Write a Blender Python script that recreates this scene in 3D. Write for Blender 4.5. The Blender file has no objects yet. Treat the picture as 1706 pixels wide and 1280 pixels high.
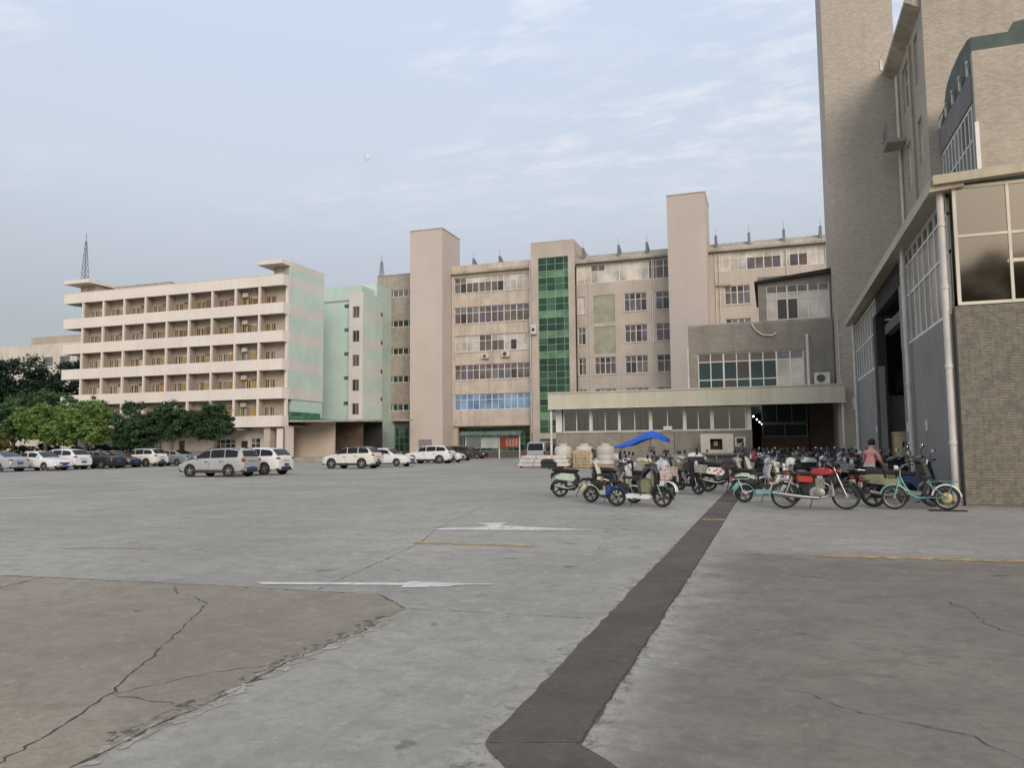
import bpy, bmesh, math, random
from mathutils import Vector, Matrix
random.seed(7)
S = bpy.context.scene
C = S.collection
PI = math.pi
R = math.radians

# ------------------------------------------------------------------ camera
cam = bpy.data.cameras.new('camera'); cam.sensor_width = 36; cam.lens = 1270/1706*36
cam.clip_start = .1; cam.clip_end = 9000
camo = bpy.data.objects.new('camera', cam); C.objects.link(camo)
_r, _u, _b = (0.94698746, 0.3211453, -0.00896968), (0.03465003, -0.07433919, 0.99663085), (0.31939652, -0.94410772, -0.08152597)
camo.matrix_world = Matrix(((_r[0], _u[0], _b[0], 0), (_r[1], _u[1], _b[1], 0), (_r[2], _u[2], _b[2], 1.55), (0, 0, 0, 1)))
S.camera = camo

# ------------------------------------------------------------------ sky and sun (hazy evening, sun low behind the camera to the right)
SUN_EL, SUN_AZ = R(26), R(147)       # azimuth clockwise from +Y
W = bpy.data.worlds.new('World'); S.world = W; W.use_nodes = True
wn, wl = W.node_tree.nodes, W.node_tree.links
wn.clear()
def wnode(t, **k):
    n = wn.new(t)
    for a, b in k.items(): setattr(n, a, b)
    return n
wout = wnode('ShaderNodeOutputWorld'); bg = wnode('ShaderNodeBackground')
sky = wnode('ShaderNodeTexSky', sky_type='NISHITA', sun_disc=False, sun_elevation=SUN_EL, sun_rotation=SUN_AZ, altitude=50, air_density=1.0, dust_density=2.2, ozone_density=1.5)
tc = wnode('ShaderNodeTexCoord'); sep = wnode('ShaderNodeSeparateXYZ')
wl.new(tc.outputs['Generated'], sep.inputs[0])
def wmath(op, a, b=None, clamp=False):
    n = wnode('ShaderNodeMath', operation=op, use_clamp=clamp)
    for i, q in enumerate((a, b)):
        if q is None: continue
        if isinstance(q, (int, float)): n.inputs[i].default_value = q
        else: wl.new(q, n.inputs[i])
    return n.outputs[0]
zz = wmath('MAXIMUM', wmath('ADD', sep.outputs[2], .12), .05)
px, py = wmath('DIVIDE', sep.outputs[0], zz), wmath('DIVIDE', sep.outputs[1], zz)
cb = wnode('ShaderNodeCombineXYZ'); wl.new(px, cb.inputs[0]); wl.new(py, cb.inputs[1])
mp = wnode('ShaderNodeMapping'); wl.new(cb.outputs[0], mp.inputs[0])
mp.inputs['Rotation'].default_value = (0, 0, R(-24)); mp.inputs['Scale'].default_value = (1.0, 2.1, 1); mp.inputs['Location'].default_value = (3.1, 1.7, 0)
n1 = wnode('ShaderNodeTexNoise'); n1.inputs['Scale'].default_value = 5.5; n1.inputs['Detail'].default_value = 7; n1.inputs['Roughness'].default_value = .62; n1.inputs['Distortion'].default_value = .25
n2 = wnode('ShaderNodeTexNoise'); n2.inputs['Scale'].default_value = .75; n2.inputs['Detail'].default_value = 3
wl.new(mp.outputs[0], n1.inputs['Vector']); wl.new(mp.outputs[0], n2.inputs['Vector'])
def wramp(s, a, b):
    n = wnode('ShaderNodeMapRange', interpolation_type='SMOOTHSTEP'); n.inputs[1].default_value = a; n.inputs[2].default_value = b; wl.new(s, n.inputs[0]); return n.outputs[0]
cl = wmath('MULTIPLY', wramp(n1.outputs['Fac'], .42, .70), wramp(n2.outputs['Fac'], .37, .58))
cl = wmath('MULTIPLY', cl, wramp(sep.outputs[2], .22, .5))
veil = wnode('ShaderNodeValToRGB'); wl.new(sep.outputs[2], veil.inputs[0])       # dusty haze veil: grey low down, paler blue higher up, the same all round
cr = veil.color_ramp
for i, (q, c) in enumerate(((0, (.295, .286, .27)), (.14, (.338, .338, .342)), (.32, (.535, .562, .615)), (.52, (.55, .632, .76)))):
    e = cr.elements[i] if i < 2 else cr.elements.new(q)
    e.position = q; e.color = (*c, 1)
sc_ = wnode('ShaderNodeMix', data_type='RGBA', blend_type='MULTIPLY'); sc_.inputs[0].default_value = 1; wl.new(veil.outputs[0], sc_.inputs[6]); sc_.inputs[7].default_value = (10, 10, 10, 1)
mx = wnode('ShaderNodeMix', data_type='RGBA'); mx.inputs[0].default_value = .78; wl.new(sky.outputs[0], mx.inputs[6]); wl.new(sc_.outputs[2], mx.inputs[7])
mc_ = wnode('ShaderNodeMix', data_type='RGBA'); wl.new(wmath('MULTIPLY', cl, .72), mc_.inputs[0]); wl.new(mx.outputs[2], mc_.inputs[6]); mc_.inputs[7].default_value = (7.2, 7.1, 7.3, 1)
mx = mc_
wl.new(mx.outputs[2], bg.inputs[0]); bg.inputs[1].default_value = .081
wl.new(bg.outputs[0], wout.inputs[0])

sd = bpy.data.lights.new('sun', 'SUN'); sd.energy = 1.15; sd.angle = R(33); sd.color = (1, .86, .72)
so = bpy.data.objects.new('sun', sd); C.objects.link(so)
_d = Vector((math.sin(SUN_AZ)*math.cos(SUN_EL), math.cos(SUN_AZ)*math.cos(SUN_EL), math.sin(SUN_EL)))
so.rotation_euler = _d.to_track_quat('Z', 'Y').to_euler(); so.location = (-20, -30, 40)

S.view_settings.view_transform = 'Standard'; S.view_settings.look = 'None'; S.view_settings.gamma = 1
S.view_settings.exposure = 0.73; S.view_settings.use_curve_mapping = False
S.render.engine = 'CYCLES'; S.cycles.max_bounces = 6; S.cycles.diffuse_bounces = 3; S.cycles.transparent_max_bounces = 12

# ------------------------------------------------------------------ materials
MATS = {}
def _mix(nt, f, a, b, t='MIX'):
    n = nt.nodes.new('ShaderNodeMix'); n.data_type = 'RGBA'; n.blend_type = t
    for i, q in ((0, f), (6, a), (7, b)):
        if isinstance(q, (int, float)): n.inputs[i].default_value = q
        elif isinstance(q, tuple): n.inputs[i].default_value = (*q[:3], 1)
        else: nt.links.new(q, n.inputs[i])
    return n.outputs[2]
def _noise(nt, vec, sc, det=4, rough=.55, dist=0):
    n = nt.nodes.new('ShaderNodeTexNoise'); n.inputs['Scale'].default_value = sc; n.inputs['Detail'].default_value = det
    n.inputs['Roughness'].default_value = rough; n.inputs['Distortion'].default_value = dist
    nt.links.new(vec, n.inputs['Vector']); return n.outputs['Fac']
def _range(nt, s, a, b, c=0., d=1.):
    n = nt.nodes.new('ShaderNodeMapRange'); n.interpolation_type = 'SMOOTHSTEP'
    for i, q in enumerate((a, b, c, d)): n.inputs[i+1].default_value = q
    nt.links.new(s, n.inputs[0]); return n.outputs[0]
def _map(nt, vec, sc=(1, 1, 1), rot=0):
    n = nt.nodes.new('ShaderNodeMapping'); n.inputs['Scale'].default_value = sc; n.inputs['Rotation'].default_value = (0, 0, rot)
    nt.links.new(vec, n.inputs[0]); return n.outputs[0]
def mat(name, col, rough=.75, var=.14, vs=.7, bump=.12, bs=22, metal=0, streak=0, spec=.3, tile=None, coat=0, obj=False, dirt=0):
    if name in MATS: return MATS[name]
    m = bpy.data.materials.new(name); m.use_nodes = True; nt = m.node_tree; p = nt.nodes['Principled BSDF']
    if obj: vec = nt.nodes.new('ShaderNodeTexCoord').outputs['Object']
    else: vec = nt.nodes.new('ShaderNodeNewGeometry').outputs['Position']
    lo = tuple(c*(1-var) for c in col); hi = tuple(min(1, c*(1+var)) for c in col)
    c = _mix(nt, _range(nt, _noise(nt, vec, vs, 6), .3, .7), lo, hi)
    bsrc = _noise(nt, vec, bs, 3)
    if tile:
        sp = nt.nodes.new('ShaderNodeSeparateXYZ'); nt.links.new(vec, sp.inputs[0])
        ad = nt.nodes.new('ShaderNodeMath'); nt.links.new(sp.outputs[0], ad.inputs[0]); nt.links.new(sp.outputs[1], ad.inputs[1])
        cbn = nt.nodes.new('ShaderNodeCombineXYZ'); nt.links.new(ad.outputs[0], cbn.inputs[0]); nt.links.new(sp.outputs[2], cbn.inputs[1])
        b = nt.nodes.new('ShaderNodeTexBrick'); b.offset = .5; nt.links.new(cbn.outputs[0], b.inputs['Vector'])
        b.inputs['Scale'].default_value = 1; b.inputs['Brick Width'].default_value = tile[0]; b.inputs['Row Height'].default_value = tile[1]
        b.inputs['Mortar Size'].default_value = tile[2]; b.inputs['Mortar Smooth'].default_value = .2; b.inputs['Bias'].default_value = 0
        b.inputs['Color1'].default_value = (.84, .84, .84, 1); b.inputs['Color2'].default_value = (1.1, 1.08, 1.05, 1); b.inputs['Mortar'].default_value = (*[tile[3]]*3, 1)
        c = _mix(nt, 1., c, b.outputs['Color'], 'MULTIPLY'); bsrc = b.outputs['Fac']
    if streak:
        s = _noise(nt, _map(nt, vec, (1.6, 1.6, .09)), 1.3, 6, .6)
        c = _mix(nt, _range(nt, s, .48, .72, 0, streak), c, tuple(q*.42 for q in col))
    if dirt:
        s = _noise(nt, vec, 3.1, 7, .65)
        c = _mix(nt, _range(nt, s, .5, .75, 0, dirt), c, (.16, .13, .1))
    nt.links.new(c, p.inputs['Base Color'])
    rr = _range(nt, _noise(nt, vec, vs*3.3, 4), .3, .7, max(.02, rough*.85), min(1, rough*1.12)); nt.links.new(rr, p.inputs['Roughness'])
    p.inputs['Metallic'].default_value = metal; p.inputs['Specular IOR Level'].default_value = spec
    p.inputs['Coat Weight'].default_value = coat; p.inputs['Coat Roughness'].default_value = .08
    if bump:
        bn = nt.nodes.new('ShaderNodeBump'); bn.inputs['Strength'].default_value = bump; bn.inputs['Distance'].default_value = .01
        if tile: bn.invert = True
        nt.links.new(bsrc, bn.inputs['Height']); nt.links.new(bn.outputs[0], p.inputs['Normal'])
    MATS[name] = m; return m
def glass(name, col, rough=.07, spec=.6):
    return mat(name, col, rough, .35, .45, .02, 1.2, spec=spec)
def emit(name, col, st):
    m = bpy.data.materials.new(name); m.use_nodes = True; nt = m.node_tree; nt.nodes.clear()
    e = nt.nodes.new('ShaderNodeEmission'); o = nt.nodes.new('ShaderNodeOutputMaterial')
    e.inputs[0].default_value = (*col, 1); e.inputs[1].default_value = st; nt.links.new(e.outputs[0], o.inputs[0]); return m

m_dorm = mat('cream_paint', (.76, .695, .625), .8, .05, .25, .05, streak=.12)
m_dormin = mat('shade_tinted_cream', (.44, .375, .31), .85, .1, .3, .05, streak=.15)  # cream darkened so the colour itself carries the shade inside the balcony corridors
m_mint = mat('mint_paint', (.51, .625, .56), .8, .07, .25, .04, streak=.1)
m_mintd = mat('mint_paint_dull', (.49, .61, .55), .8, .06, .25, .04, streak=.1)
m_pinkw = mat('pale_stripe_paint', (.625, .60, .55), .8, .06, .25, .04, streak=.1)
m_main = mat('beige_render', (.52, .448, .382), .85, .1, .35, .08, streak=.2)
m_mainw = mat('beige_spandrel', (.565, .485, .41), .85, .14, .5, .08, streak=.45)
m_pill = mat('smooth_beige_render', (.54, .472, .422), .85, .05, .15, .05, streak=.07)
m_wing = mat('grey_wall_tile', (.385, .345, .295), .7, .1, .3, .2, streak=.35, tile=(.4, .2, .012, .8))
m_ltile = mat('grey_brown_tile', (.315, .285, .245), .6, .12, .4, .3, streak=.3, tile=(.24, .075, .01, .62))
m_tower = mat('tower_tile', (.48, .425, .36), .7, .05, .15, .06, streak=.12, tile=(.24, .075, .006, .93))
m_big = mat('tan_wall_tile', (.435, .38, .31), .65, .07, .3, .15, streak=.2, tile=(.24, .075, .006, .88))
m_endt = mat('brown_grey_tile', (.195, .175, .142), .55, .22, 6.5, .1, dirt=.15)
m_mortar = mat('tile_joint', (.15, .132, .105), .9, .12, .8, .1)
m_hallp = mat('dark_grey_paint', (.245, .235, .22), .75, .08, .4, .05, streak=.18)
m_canopy = mat('cream_sheet_metal', (.565, .54, .43), .5, .06, .5, .03, streak=.25)
m_gutter = mat('tan_sheet_metal', (.44, .39, .28), .5, .12, .7, .05, streak=.3)
m_white = mat('white_frame_paint', (.72, .70, .66), .5, .06, 1.2, .03)
m_upvc = mat('white_plastic_pipe', (.66, .62, .56), .4, .1, 1.2, .03, dirt=.2)
m_roof = mat('concrete_eave', (.42, .37, .30), .9, .2, .6, .12, streak=.5)
m_conc = mat('bare_concrete', (.36, .33, .29), .9, .2, .8, .15, streak=.3)
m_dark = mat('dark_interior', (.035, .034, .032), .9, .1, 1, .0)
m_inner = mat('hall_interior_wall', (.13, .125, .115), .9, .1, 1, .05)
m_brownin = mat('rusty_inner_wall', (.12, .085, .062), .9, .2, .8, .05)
m_black = mat('black_plastic', (.022, .022, .024), .45, .2, 4, .05, obj=True)
m_rubber = mat('tyre_rubber', (.028, .027, .026), .85, .2, 6, .1, obj=True)
m_chrome = mat('chrome', (.45, .44, .42), .33, .1, 5, .0, metal=1, obj=True)
m_alloy = mat('alloy_rim', (.5, .5, .51), .35, .1, 5, .0, metal=.8, obj=True)
m_steel = mat('dull_steel', (.30, .29, .28), .5, .2, 4, .05, metal=.6, obj=True)
g_dark = glass('dark_window_glass', (.05, .045, .042))
g_brown = glass('brown_window_glass', (.145, .115, .10))
g_grey = glass('grey_window_glass', (.15, .155, .155))
g_purple = glass('purple_window_glass', (.125, .105, .125))
g_pale = glass('curtained_window_glass', (.50, .47, .415), .2)
g_cream = glass('cream_blind_glass', (.60, .545, .46), .25)
g_blue = glass('blue_film_glass', (.15, .26, .43), .15)
g_blue2 = glass('pale_blue_film_glass', (.21, .32, .47), .15)
g_grn = glass('green_curtain_glass', (.13, .26, .14), .12)
g_grnd = glass('dark_green_glass', (.02, .058, .032), .1)
g_grnm = glass('mid_green_glass', (.045, .115, .062), .1)
g_teal = glass('teal_dark_glass', (.018, .045, .046), .08)
g_car = glass('car_window_glass', (.012, .013, .015), .06, .3)

# ------------------------------------------------------------------ mesh helpers
WM = {}
def wmx(o): return WM.get(o.name, Matrix.Identity(4))
def place(o, parent, M=None):
    M = M or Matrix.Identity(4)
    WM[o.name] = M
    if parent is not None:
        o.parent = parent; o.matrix_parent_inverse = wmx(parent).inverted()
    o.matrix_basis = M
def tag(o, label=None, cat=None, group=None, kind=None):
    for k, v in (('label', label), ('category', cat), ('group', group), ('kind', kind)):
        if v: o[k] = v
    return o
def empty(name, loc=(0, 0, 0)):
    o = bpy.data.objects.new(name, None); o.empty_display_size = .3; C.objects.link(o)
    place(o, None, Matrix.Translation(loc)); return o
def thing(name, label, cat, loc=(0, 0, 0), group=None): return tag(empty(name, loc), label, cat, group)

class MB:
    def __init__(s): s.v = []; s.f = []
    def add(s, vs, fs):
        n = len(s.v); s.v += [tuple(p) for p in vs]; s.f += [tuple(n+i for i in f) for f in fs]; return s
    def box(s, x0, x1, y0, y1, z0, z1):
        return s.add([(x, y, z) for x in (x0, x1) for y in (y0, y1) for z in (z0, z1)], [(0, 1, 3, 2), (4, 6, 7, 5), (0, 4, 5, 1), (2, 3, 7, 6), (0, 2, 6, 4), (1, 5, 7, 3)])
    def poly(s, pts): return s.add(pts, [tuple(range(len(pts)))])
    def prism(s, pts, lo, hi):          # pts are 3D on one plane; lo and hi are offset vectors
        n = len(pts); lo, hi = Vector(lo), Vector(hi)
        a = [tuple(Vector(p)+lo) for p in pts]; b = [tuple(Vector(p)+hi) for p in pts]
        return s.add(a+b, [tuple(range(n))[::-1], tuple(range(n, 2*n))]+[(i, (i+1) % n, n+(i+1) % n, n+i) for i in range(n)])
    def slab(s, xz, hw, k=.82, core=.62, yc=0):   # side profile in x,z swept across y with softened edges
        n = len(xz); cx = sum(p[0] for p in xz)/n; cz = sum(p[1] for p in xz)/n
        rings = []
        for y, f in ((-hw, k), (-hw*core, 1), (hw*core, 1), (hw, k)):
            rings += [(cx+(p[0]-cx)*f, yc+y, cz+(p[1]-cz)*f) for p in xz]
        fs = [tuple(range(n)), tuple(range(3*n, 4*n))[::-1]]
        for r in range(3): fs += [(r*n+i, (r+1)*n+i, (r+1)*n+(i+1) % n, r*n+(i+1) % n) for i in range(n)]
        return s.add(rings, fs)
    def tube(s, pts, r, n=8, closed=False):
        pts = [Vector(p) for p in pts]; m = len(pts); rr = r if isinstance(r, (list, tuple)) else [r]*m
        vs = []; up = None
        for i, p in enumerate(pts):
            if closed: d = pts[(i+1) % m]-pts[i-1]
            else: d = pts[min(i+1, m-1)]-pts[max(i-1, 0)]
            if d.length < 1e-9: d = Vector((0, 0, 1))
            d.normalize()
            if up is None: up = Vector((0, 0, 1)) if abs(d.z) < .9 else Vector((1, 0, 0))
            a = d.cross(up)
            if a.length < 1e-6: a = d.cross(Vector((0, 1, 0)))
            a.normalize(); b = a.cross(d).normalized(); up = b
            vs += [tuple(p+(a*math.cos(t)+b*math.sin(t))*rr[i]) for t in [2*PI*k/n for k in range(n)]]
        fs = []
        for i in range(m if closed else m-1):
            j = (i+1) % m
            fs += [(i*n+k, i*n+(k+1) % n, j*n+(k+1) % n, j*n+k) for k in range(n)]
        if not closed: fs += [tuple(range(n))[::-1], tuple(range((m-1)*n, m*n))]
        return s.add(vs, fs)
    def lathe(s, prof, c=(0, 0, 0), axis='y', n=20):   # prof: (radius, offset along the axis)
        vs = []; c = Vector(c); m = len(prof)
        for r, t in prof:
            for k in range(n):
                a = 2*PI*k/n; p, q = r*math.cos(a), r*math.sin(a)
                vs.append(tuple(c+Vector({'y': (p, t, q), 'z': (p, q, t), 'x': (t, p, q)}[axis])))
        fs = [((i)*n+k, i*n+(k+1) % n, (i+1)*n+(k+1) % n, (i+1)*n+k) for i in range(m-1) for k in range(n)]
        fs += [tuple(range(n)), tuple(range((m-1)*n, m*n))]
        return s.add(vs, fs)
    def arc(s, cx, cz, r, a0, a1, hw, th=.012, n=12):   # fender strip round a wheel
        o = []
        for i in range(n+1):
            a = R(a0+(a1-a0)*i/n); ca, sa = math.cos(a), math.sin(a)
            for y, rr in ((-hw, r-.03), (-hw*.7, r), (hw*.7, r), (hw, r-.03), (hw*.7, r-th), (-hw*.7, r-th)): o.append((cx+rr*ca, y, cz+rr*sa))
        fs = [(i*6+k, i*6+(k+1) % 6, i*6+6+(k+1) % 6, i*6+6+k) for i in range(n) for k in range(6)]+[tuple(range(6)), tuple(range(n*6, n*6+6))]
        return s.add(o, fs)
    def mesh(s, name, m=None, smooth=None):
        me = bpy.data.meshes.new(name); me.from_pydata(s.v, [], s.f)
        bm = bmesh.new(); bm.from_mesh(me); bmesh.ops.recalc_face_normals(bm, faces=bm.faces); bm.to_mesh(me); bm.free()
        if smooth:
            for p in me.polygons: p.use_smooth = True
            me.set_sharp_from_angle(angle=R(smooth))
        if m: me.materials.append(m)
        return me
    def build(s, name, m, parent=None, smooth=None, M=None):
        o = bpy.data.objects.new(name, s.mesh(name, m, smooth)); C.objects.link(o); place(o, parent, M); return o

_uc = {}
def ucube(m):
    if m.name not in _uc: _uc[m.name] = MB().box(-.5, .5, -.5, .5, -.5, .5).mesh('piece_'+m.name, m)
    return _uc[m.name]
def cube(name, m, parent, x0, x1, y0, y1, z0, z1):
    o = bpy.data.objects.new(name, ucube(m)); C.objects.link(o)
    place(o, parent, Matrix.Translation(((x0+x1)/2, (y0+y1)/2, (z0+z1)/2)) @ Matrix.Diagonal((abs(x1-x0), abs(y1-y0), abs(z1-z0), 1))); return o
def inst(name, me, parent, M):
    o = bpy.data.objects.new(name, me); C.objects.link(o); place(o, parent, M); return o
def fb(face, c, u0, u1, n0, n1, z0, z1):     # box in facade coordinates: u along the wall, n into the wall
    if face == 'y': return (u0, u1, c+n0, c+n1, z0, z1)
    if face == 'x': return (c+n0, c+n1, u0, u1, z0, z1)
    return (c-n1, c-n0, u0, u1, z0, z1)      # 'X': faces +X
def facade(name, face, c, th, u0, u1, z0, z1, ops, m, parent):
    us = sorted({u0, u1, *[q for o in ops for q in o[:2] if u0 < q < u1]}); zs = sorted({z0, z1, *[q for o in ops for q in o[2:] if z0 < q < z1]})
    b = MB()
    for k in range(len(zs)-1):
        run = None
        for i in range(len(us)-1):
            um, zm = (us[i]+us[i+1])/2, (zs[k]+zs[k+1])/2
            op = any(o[0] < um < o[1] and o[2] < zm < o[3] for o in ops)
            if not op: run = run or us[i]
            if run is not None and (op or i == len(us)-2):
                b.box(*fb(face, c, run, us[i] if op else us[i+1], 0, th, zs[k], zs[k+1])); run = None
    return b.build(name, m, parent)
def window(parent, face, c, u0, u1, z0, z1, cols, rows, pm, fm=None, n=.14, fw=.05, heavy=0, name='window'):
    """frame + separate panes; cols: number or list of fractions; rows: list of fractions; pm(i, j) -> material"""
    fm = fm or m_white
    cs = [i/cols for i in range(cols+1)] if isinstance(cols, int) else cols
    us = [u0+(u1-u0)*q for q in cs]; zs = [z0+(z1-z0)*q for q in rows]
    b = MB()
    for i, u in enumerate(us):
        w = fw if i in (0, len(us)-1) or (heavy and i % heavy == 0) else fw*.6
        a0, a1 = (u, u+w*1.4) if i == 0 else ((u-w*1.4, u) if i == len(us)-1 else (u-w, u+w))
        b.box(*fb(face, c, a0, a1, n, n+.07, z0, z1))
    for j, z in enumerate(zs):
        a0, a1 = (z, z+fw*1.4) if j == 0 else ((z-fw*1.4, z) if j == len(zs)-1 else (z-fw*.6, z+fw*.6))
        b.box(*fb(face, c, u0, u1, n+.004, n+.066, a0, a1))
    w = b.build(name, fm, parent)
    for i in range(len(us)-1):
        for j in range(len(zs)-1):
            m = pm(i, j)
            cube('pane', m, w, *fb(face, c, us[i], us[i+1], n+.03+.004*((i+j) % 2), n+.05, zs[j], zs[j+1]))
    return w
def pick(*ms): return lambda i, j: random.choice(ms)
# ------------------------------------------------------------------ ground
def ground_chain(nt, vec, col, dark, warm, sc=1., patch=.5):
    c = _mix(nt, _range(nt, _noise(nt, vec, .22*sc, 6, .6), .36, .64), tuple(q*.84 for q in col), tuple(q*1.16 for q in col))
    c = _mix(nt, _range(nt, _noise(nt, vec, 1.1*sc, 7, .62, .4), .48, .72, 0, .75*patch), c, dark)
    c = _mix(nt, _range(nt, _noise(nt, _map(nt, vec, (.35, 1.2, 1), .25), .8*sc, 5, .6), .5, .72, 0, .6*patch), c, warm)
    c = _mix(nt, _range(nt, _noise(nt, vec, 3.2*sc, 8, .7, .5), .44, .66, 0, .7), c, tuple(q*.7 for q in col))
    c = _mix(nt, _range(nt, _noise(nt, vec, 4.7*sc, 8, .72, .8), .5, .7, 0, .75), c, tuple(min(.6, q*1.28) for q in col))
    c = _mix(nt, _range(nt, _noise(nt, vec, 14*sc, 6, .7), .4, .75, 0, .55), c, tuple(q*.62 for q in col))
    c = _mix(nt, _range(nt, _noise(nt, vec, 95, 4, .7), .42, .72, 0, .6), c, tuple(q*.55 for q in col))
    c = _mix(nt, _range(nt, _noise(nt, vec, 160, 2, .6), .6, .72, 0, .55), c, tuple(min(.7, q*1.5) for q in col))
    c = _mix(nt, _range(nt, _noise(nt, _map(nt, vec, (1, 2.2, 1), .1), .55, 7, .72, .6), .56, .68, 0, .6), c, tuple(q*.62 for q in col))
    c = _mix(nt, _range(nt, _noise(nt, _map(nt, vec, (3.5, .22, 1), -.35), 1.2, 4, .6), .6, .72, 0, .3), c, tuple(q*.66 for q in col))     # faint tyre tracks
    return _mix(nt, _range(nt, _noise(nt, vec, 2.3, 3, .5), .69, .73, 0, .55), c, (.09, .085, .08))
def _m(nt, op, a, b):
    n = nt.nodes.new('ShaderNodeMath'); n.operation = op
    for i, q in enumerate((a, b)):
        if isinstance(q, (int, float)): n.inputs[i].default_value = q
        else: nt.links.new(q, n.inputs[i])
    return n.outputs[0]
def ground_mat(name, col, dark, warm, sc=1., patch=.5, zones=None):
    m = bpy.data.materials.new(name); m.use_nodes = True; nt = m.node_tree; p = nt.nodes['Principled BSDF']
    vec = nt.nodes.new('ShaderNodeNewGeometry').outputs['Position']
    c = ground_chain(nt, vec, col, dark, warm, sc, patch)
    if zones:
        sp = nt.nodes.new('ShaderNodeSeparateXYZ'); nt.links.new(vec, sp.inputs[0]); X_, Y_ = sp.outputs[0], sp.outputs[1]
        wob = _m(nt, 'MULTIPLY', _m(nt, 'SUBTRACT', _noise(nt, vec, 1.3, 6, .65), .5), 1.5)
        xr = _m(nt, 'ADD', X_, wob); yr = _m(nt, 'ADD', Y_, wob)
        for (col2, dk2, wm2, xa, xb, ya, yb, amt) in zones:       # old brown concrete right of the trench, worn into the grey
            f = _m(nt, 'MULTIPLY', _range(nt, xr, xa, xb), _range(nt, yr, ya, yb, 1., 0.))
            c = _mix(nt, _m(nt, 'MULTIPLY', f, amt), c, ground_chain(nt, vec, col2, dk2, wm2, 1, .9))
        d = _m(nt, 'ABSOLUTE', _m(nt, 'ADD', X_, 1.22), 0)          # crumbled edge along the trench
        near = _m(nt, 'MULTIPLY', _range(nt, d, .24, .48, 1., 0.), _range(nt, Y_, 13, 20, 1., 0.))
        c = _mix(nt, _m(nt, 'MULTIPLY', near, _range(nt, _noise(nt, vec, 7, 8, .75, .6), .44, .6, 0, .75)), c, (.40, .375, .33))
        c = _mix(nt, _m(nt, 'MULTIPLY', near, _range(nt, _noise(nt, _map(nt, vec, (1, 1, 1), .7), 9, 8, .75, .8), .5, .62, 0, .85)), c, (.13, .118, .10))
    nt.links.new(c, p.inputs['Base Color']); p.inputs['Specular IOR Level'].default_value = .25
    nt.links.new(_range(nt, _noise(nt, vec, 1.4, 5), .3, .7, .62, .9), p.inputs['Roughness'])
    bn = nt.nodes.new('ShaderNodeBump'); bn.inputs['Strength'].default_value = .35; bn.inputs['Distance'].default_value = .006
    nt.links.new(_noise(nt, vec, 70, 7, .75), bn.inputs['Height']); nt.links.new(bn.outputs[0], p.inputs['Normal'])
    MATS[name] = m; return m
def worn(name, col, lo, hi, sc=6, rough=.75, soft=None):     # paint, stain or dirt with worn-away holes
    m = mat(name, col, rough, .14, 3, .1, dirt=.2); nt = m.node_tree; p = nt.nodes['Principled BSDF']; o = nt.nodes['Material Output']
    vec = nt.nodes.new('ShaderNodeNewGeometry').outputs['Position']; tr = nt.nodes.new('ShaderNodeBsdfTransparent'); mx_ = nt.nodes.new('ShaderNodeMixShader')
    nt.links.new(_range(nt, _noise(nt, vec, sc, 8, .72, .5), lo, hi), mx_.inputs[0]); nt.links.new(p.outputs[0], mx_.inputs[1]); nt.links.new(tr.outputs[0], mx_.inputs[2]); nt.links.new(mx_.outputs[0], o.inputs[0])
    return m
m_gr = ground_mat('yard_concrete', (.365, .343, .296), (.245, .23, .20), (.345, .315, .26), zones=[((.33, .30, .258), (.23, .208, .18), (.36, .322, .27), -1.05, -.4, 20.5, 21.5, .75), ((.228, .196, .16), (.15, .128, .104), (.27, .233, .185), -1.1, -.35, 10.8, 12.4, 1.)])
m_gl = ground_mat('old_brown_concrete', (.305, .262, .20), (.21, .178, .132), (.345, .30, .232), 1.2, .8)
m_strip = ground_mat('dark_trench_fill', (.125, .10, .086), (.085, .068, .058), (.155, .125, .105), 1.5, .5)
m_edge = ground_mat('patched_mortar', (.31, .285, .24), (.16, .148, .128), (.36, .33, .28), 3, 1)
m_crack = worn('crack_dirt', (.07, .06, .048), .48, .64, 9, .95)
m_paint = worn('worn_white_road_paint', (.62, .60, .56), .52, .72, 7)
m_yel = worn('worn_yellow_road_paint', (.45, .315, .14), .42, .64, 7)
m_yelf = worn('faded_yellow_road_paint', (.42, .32, .19), .36, .6, 5)
m_damp = worn('oil_stain', (.13, .122, .11), .42, .6, 12, .6)

gb = MB(); gb.poly([(-900, -300, 0), (700, -300, 0), (700, 1500, 0), (-900, 1500, 0)])
ground = tag(gb.build('ground', m_gr), 'wide grey concrete yard in front of the factory blocks', kind='structure')
def sheet(name, pts, m, z, sub=0, jit=0):
    b = MB()
    if jit:
        q = []
        for i, p in enumerate(pts):
            a, c = Vector(p), Vector(pts[(i+1) % len(pts)]); n = max(1, int((c-a).length/.12)) if min(p[1], pts[(i+1) % len(pts)][1]) < 30 and (c-a).length < 12 else 1
            for k in range(n):
                v = a.lerp(c, k/n); q.append((v.x+random.uniform(-jit, jit), v.y+random.uniform(-jit, jit)))
        pts = q
    me = bpy.data.meshes.new(name); bm = bmesh.new()
    bm.faces.new([bm.verts.new((p[0], p[1], z)) for p in pts]); bmesh.ops.triangulate(bm, faces=bm.faces[:]); bm.normal_update()
    for f in bm.faces:
        if f.normal.z < 0: f.normal_flip()
    bm.to_mesh(me); bm.free(); me.materials.append(m)
    o = bpy.data.objects.new(name, me); C.objects.link(o); place(o, ground); return o
patchL = [(-40, 6.0), (-9.14, 7.08), (-8.42, 7.15), (-6.14, 7.25), (-4.67, 7.26), (-3.96, 7.3), (-3.39, 6.75), (-3.33, 6.0), (-3.35, 5.28), (-3.37, 4.84), (-3.35, 4.54), (-3.3, 4.22), (-3.31, 3.81), (-3.33, 3.5), (-3.31, 3.24), (-3.3, 2.97), (-3.24, 2.5), (-3.2, -8), (-40, -8)]
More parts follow.
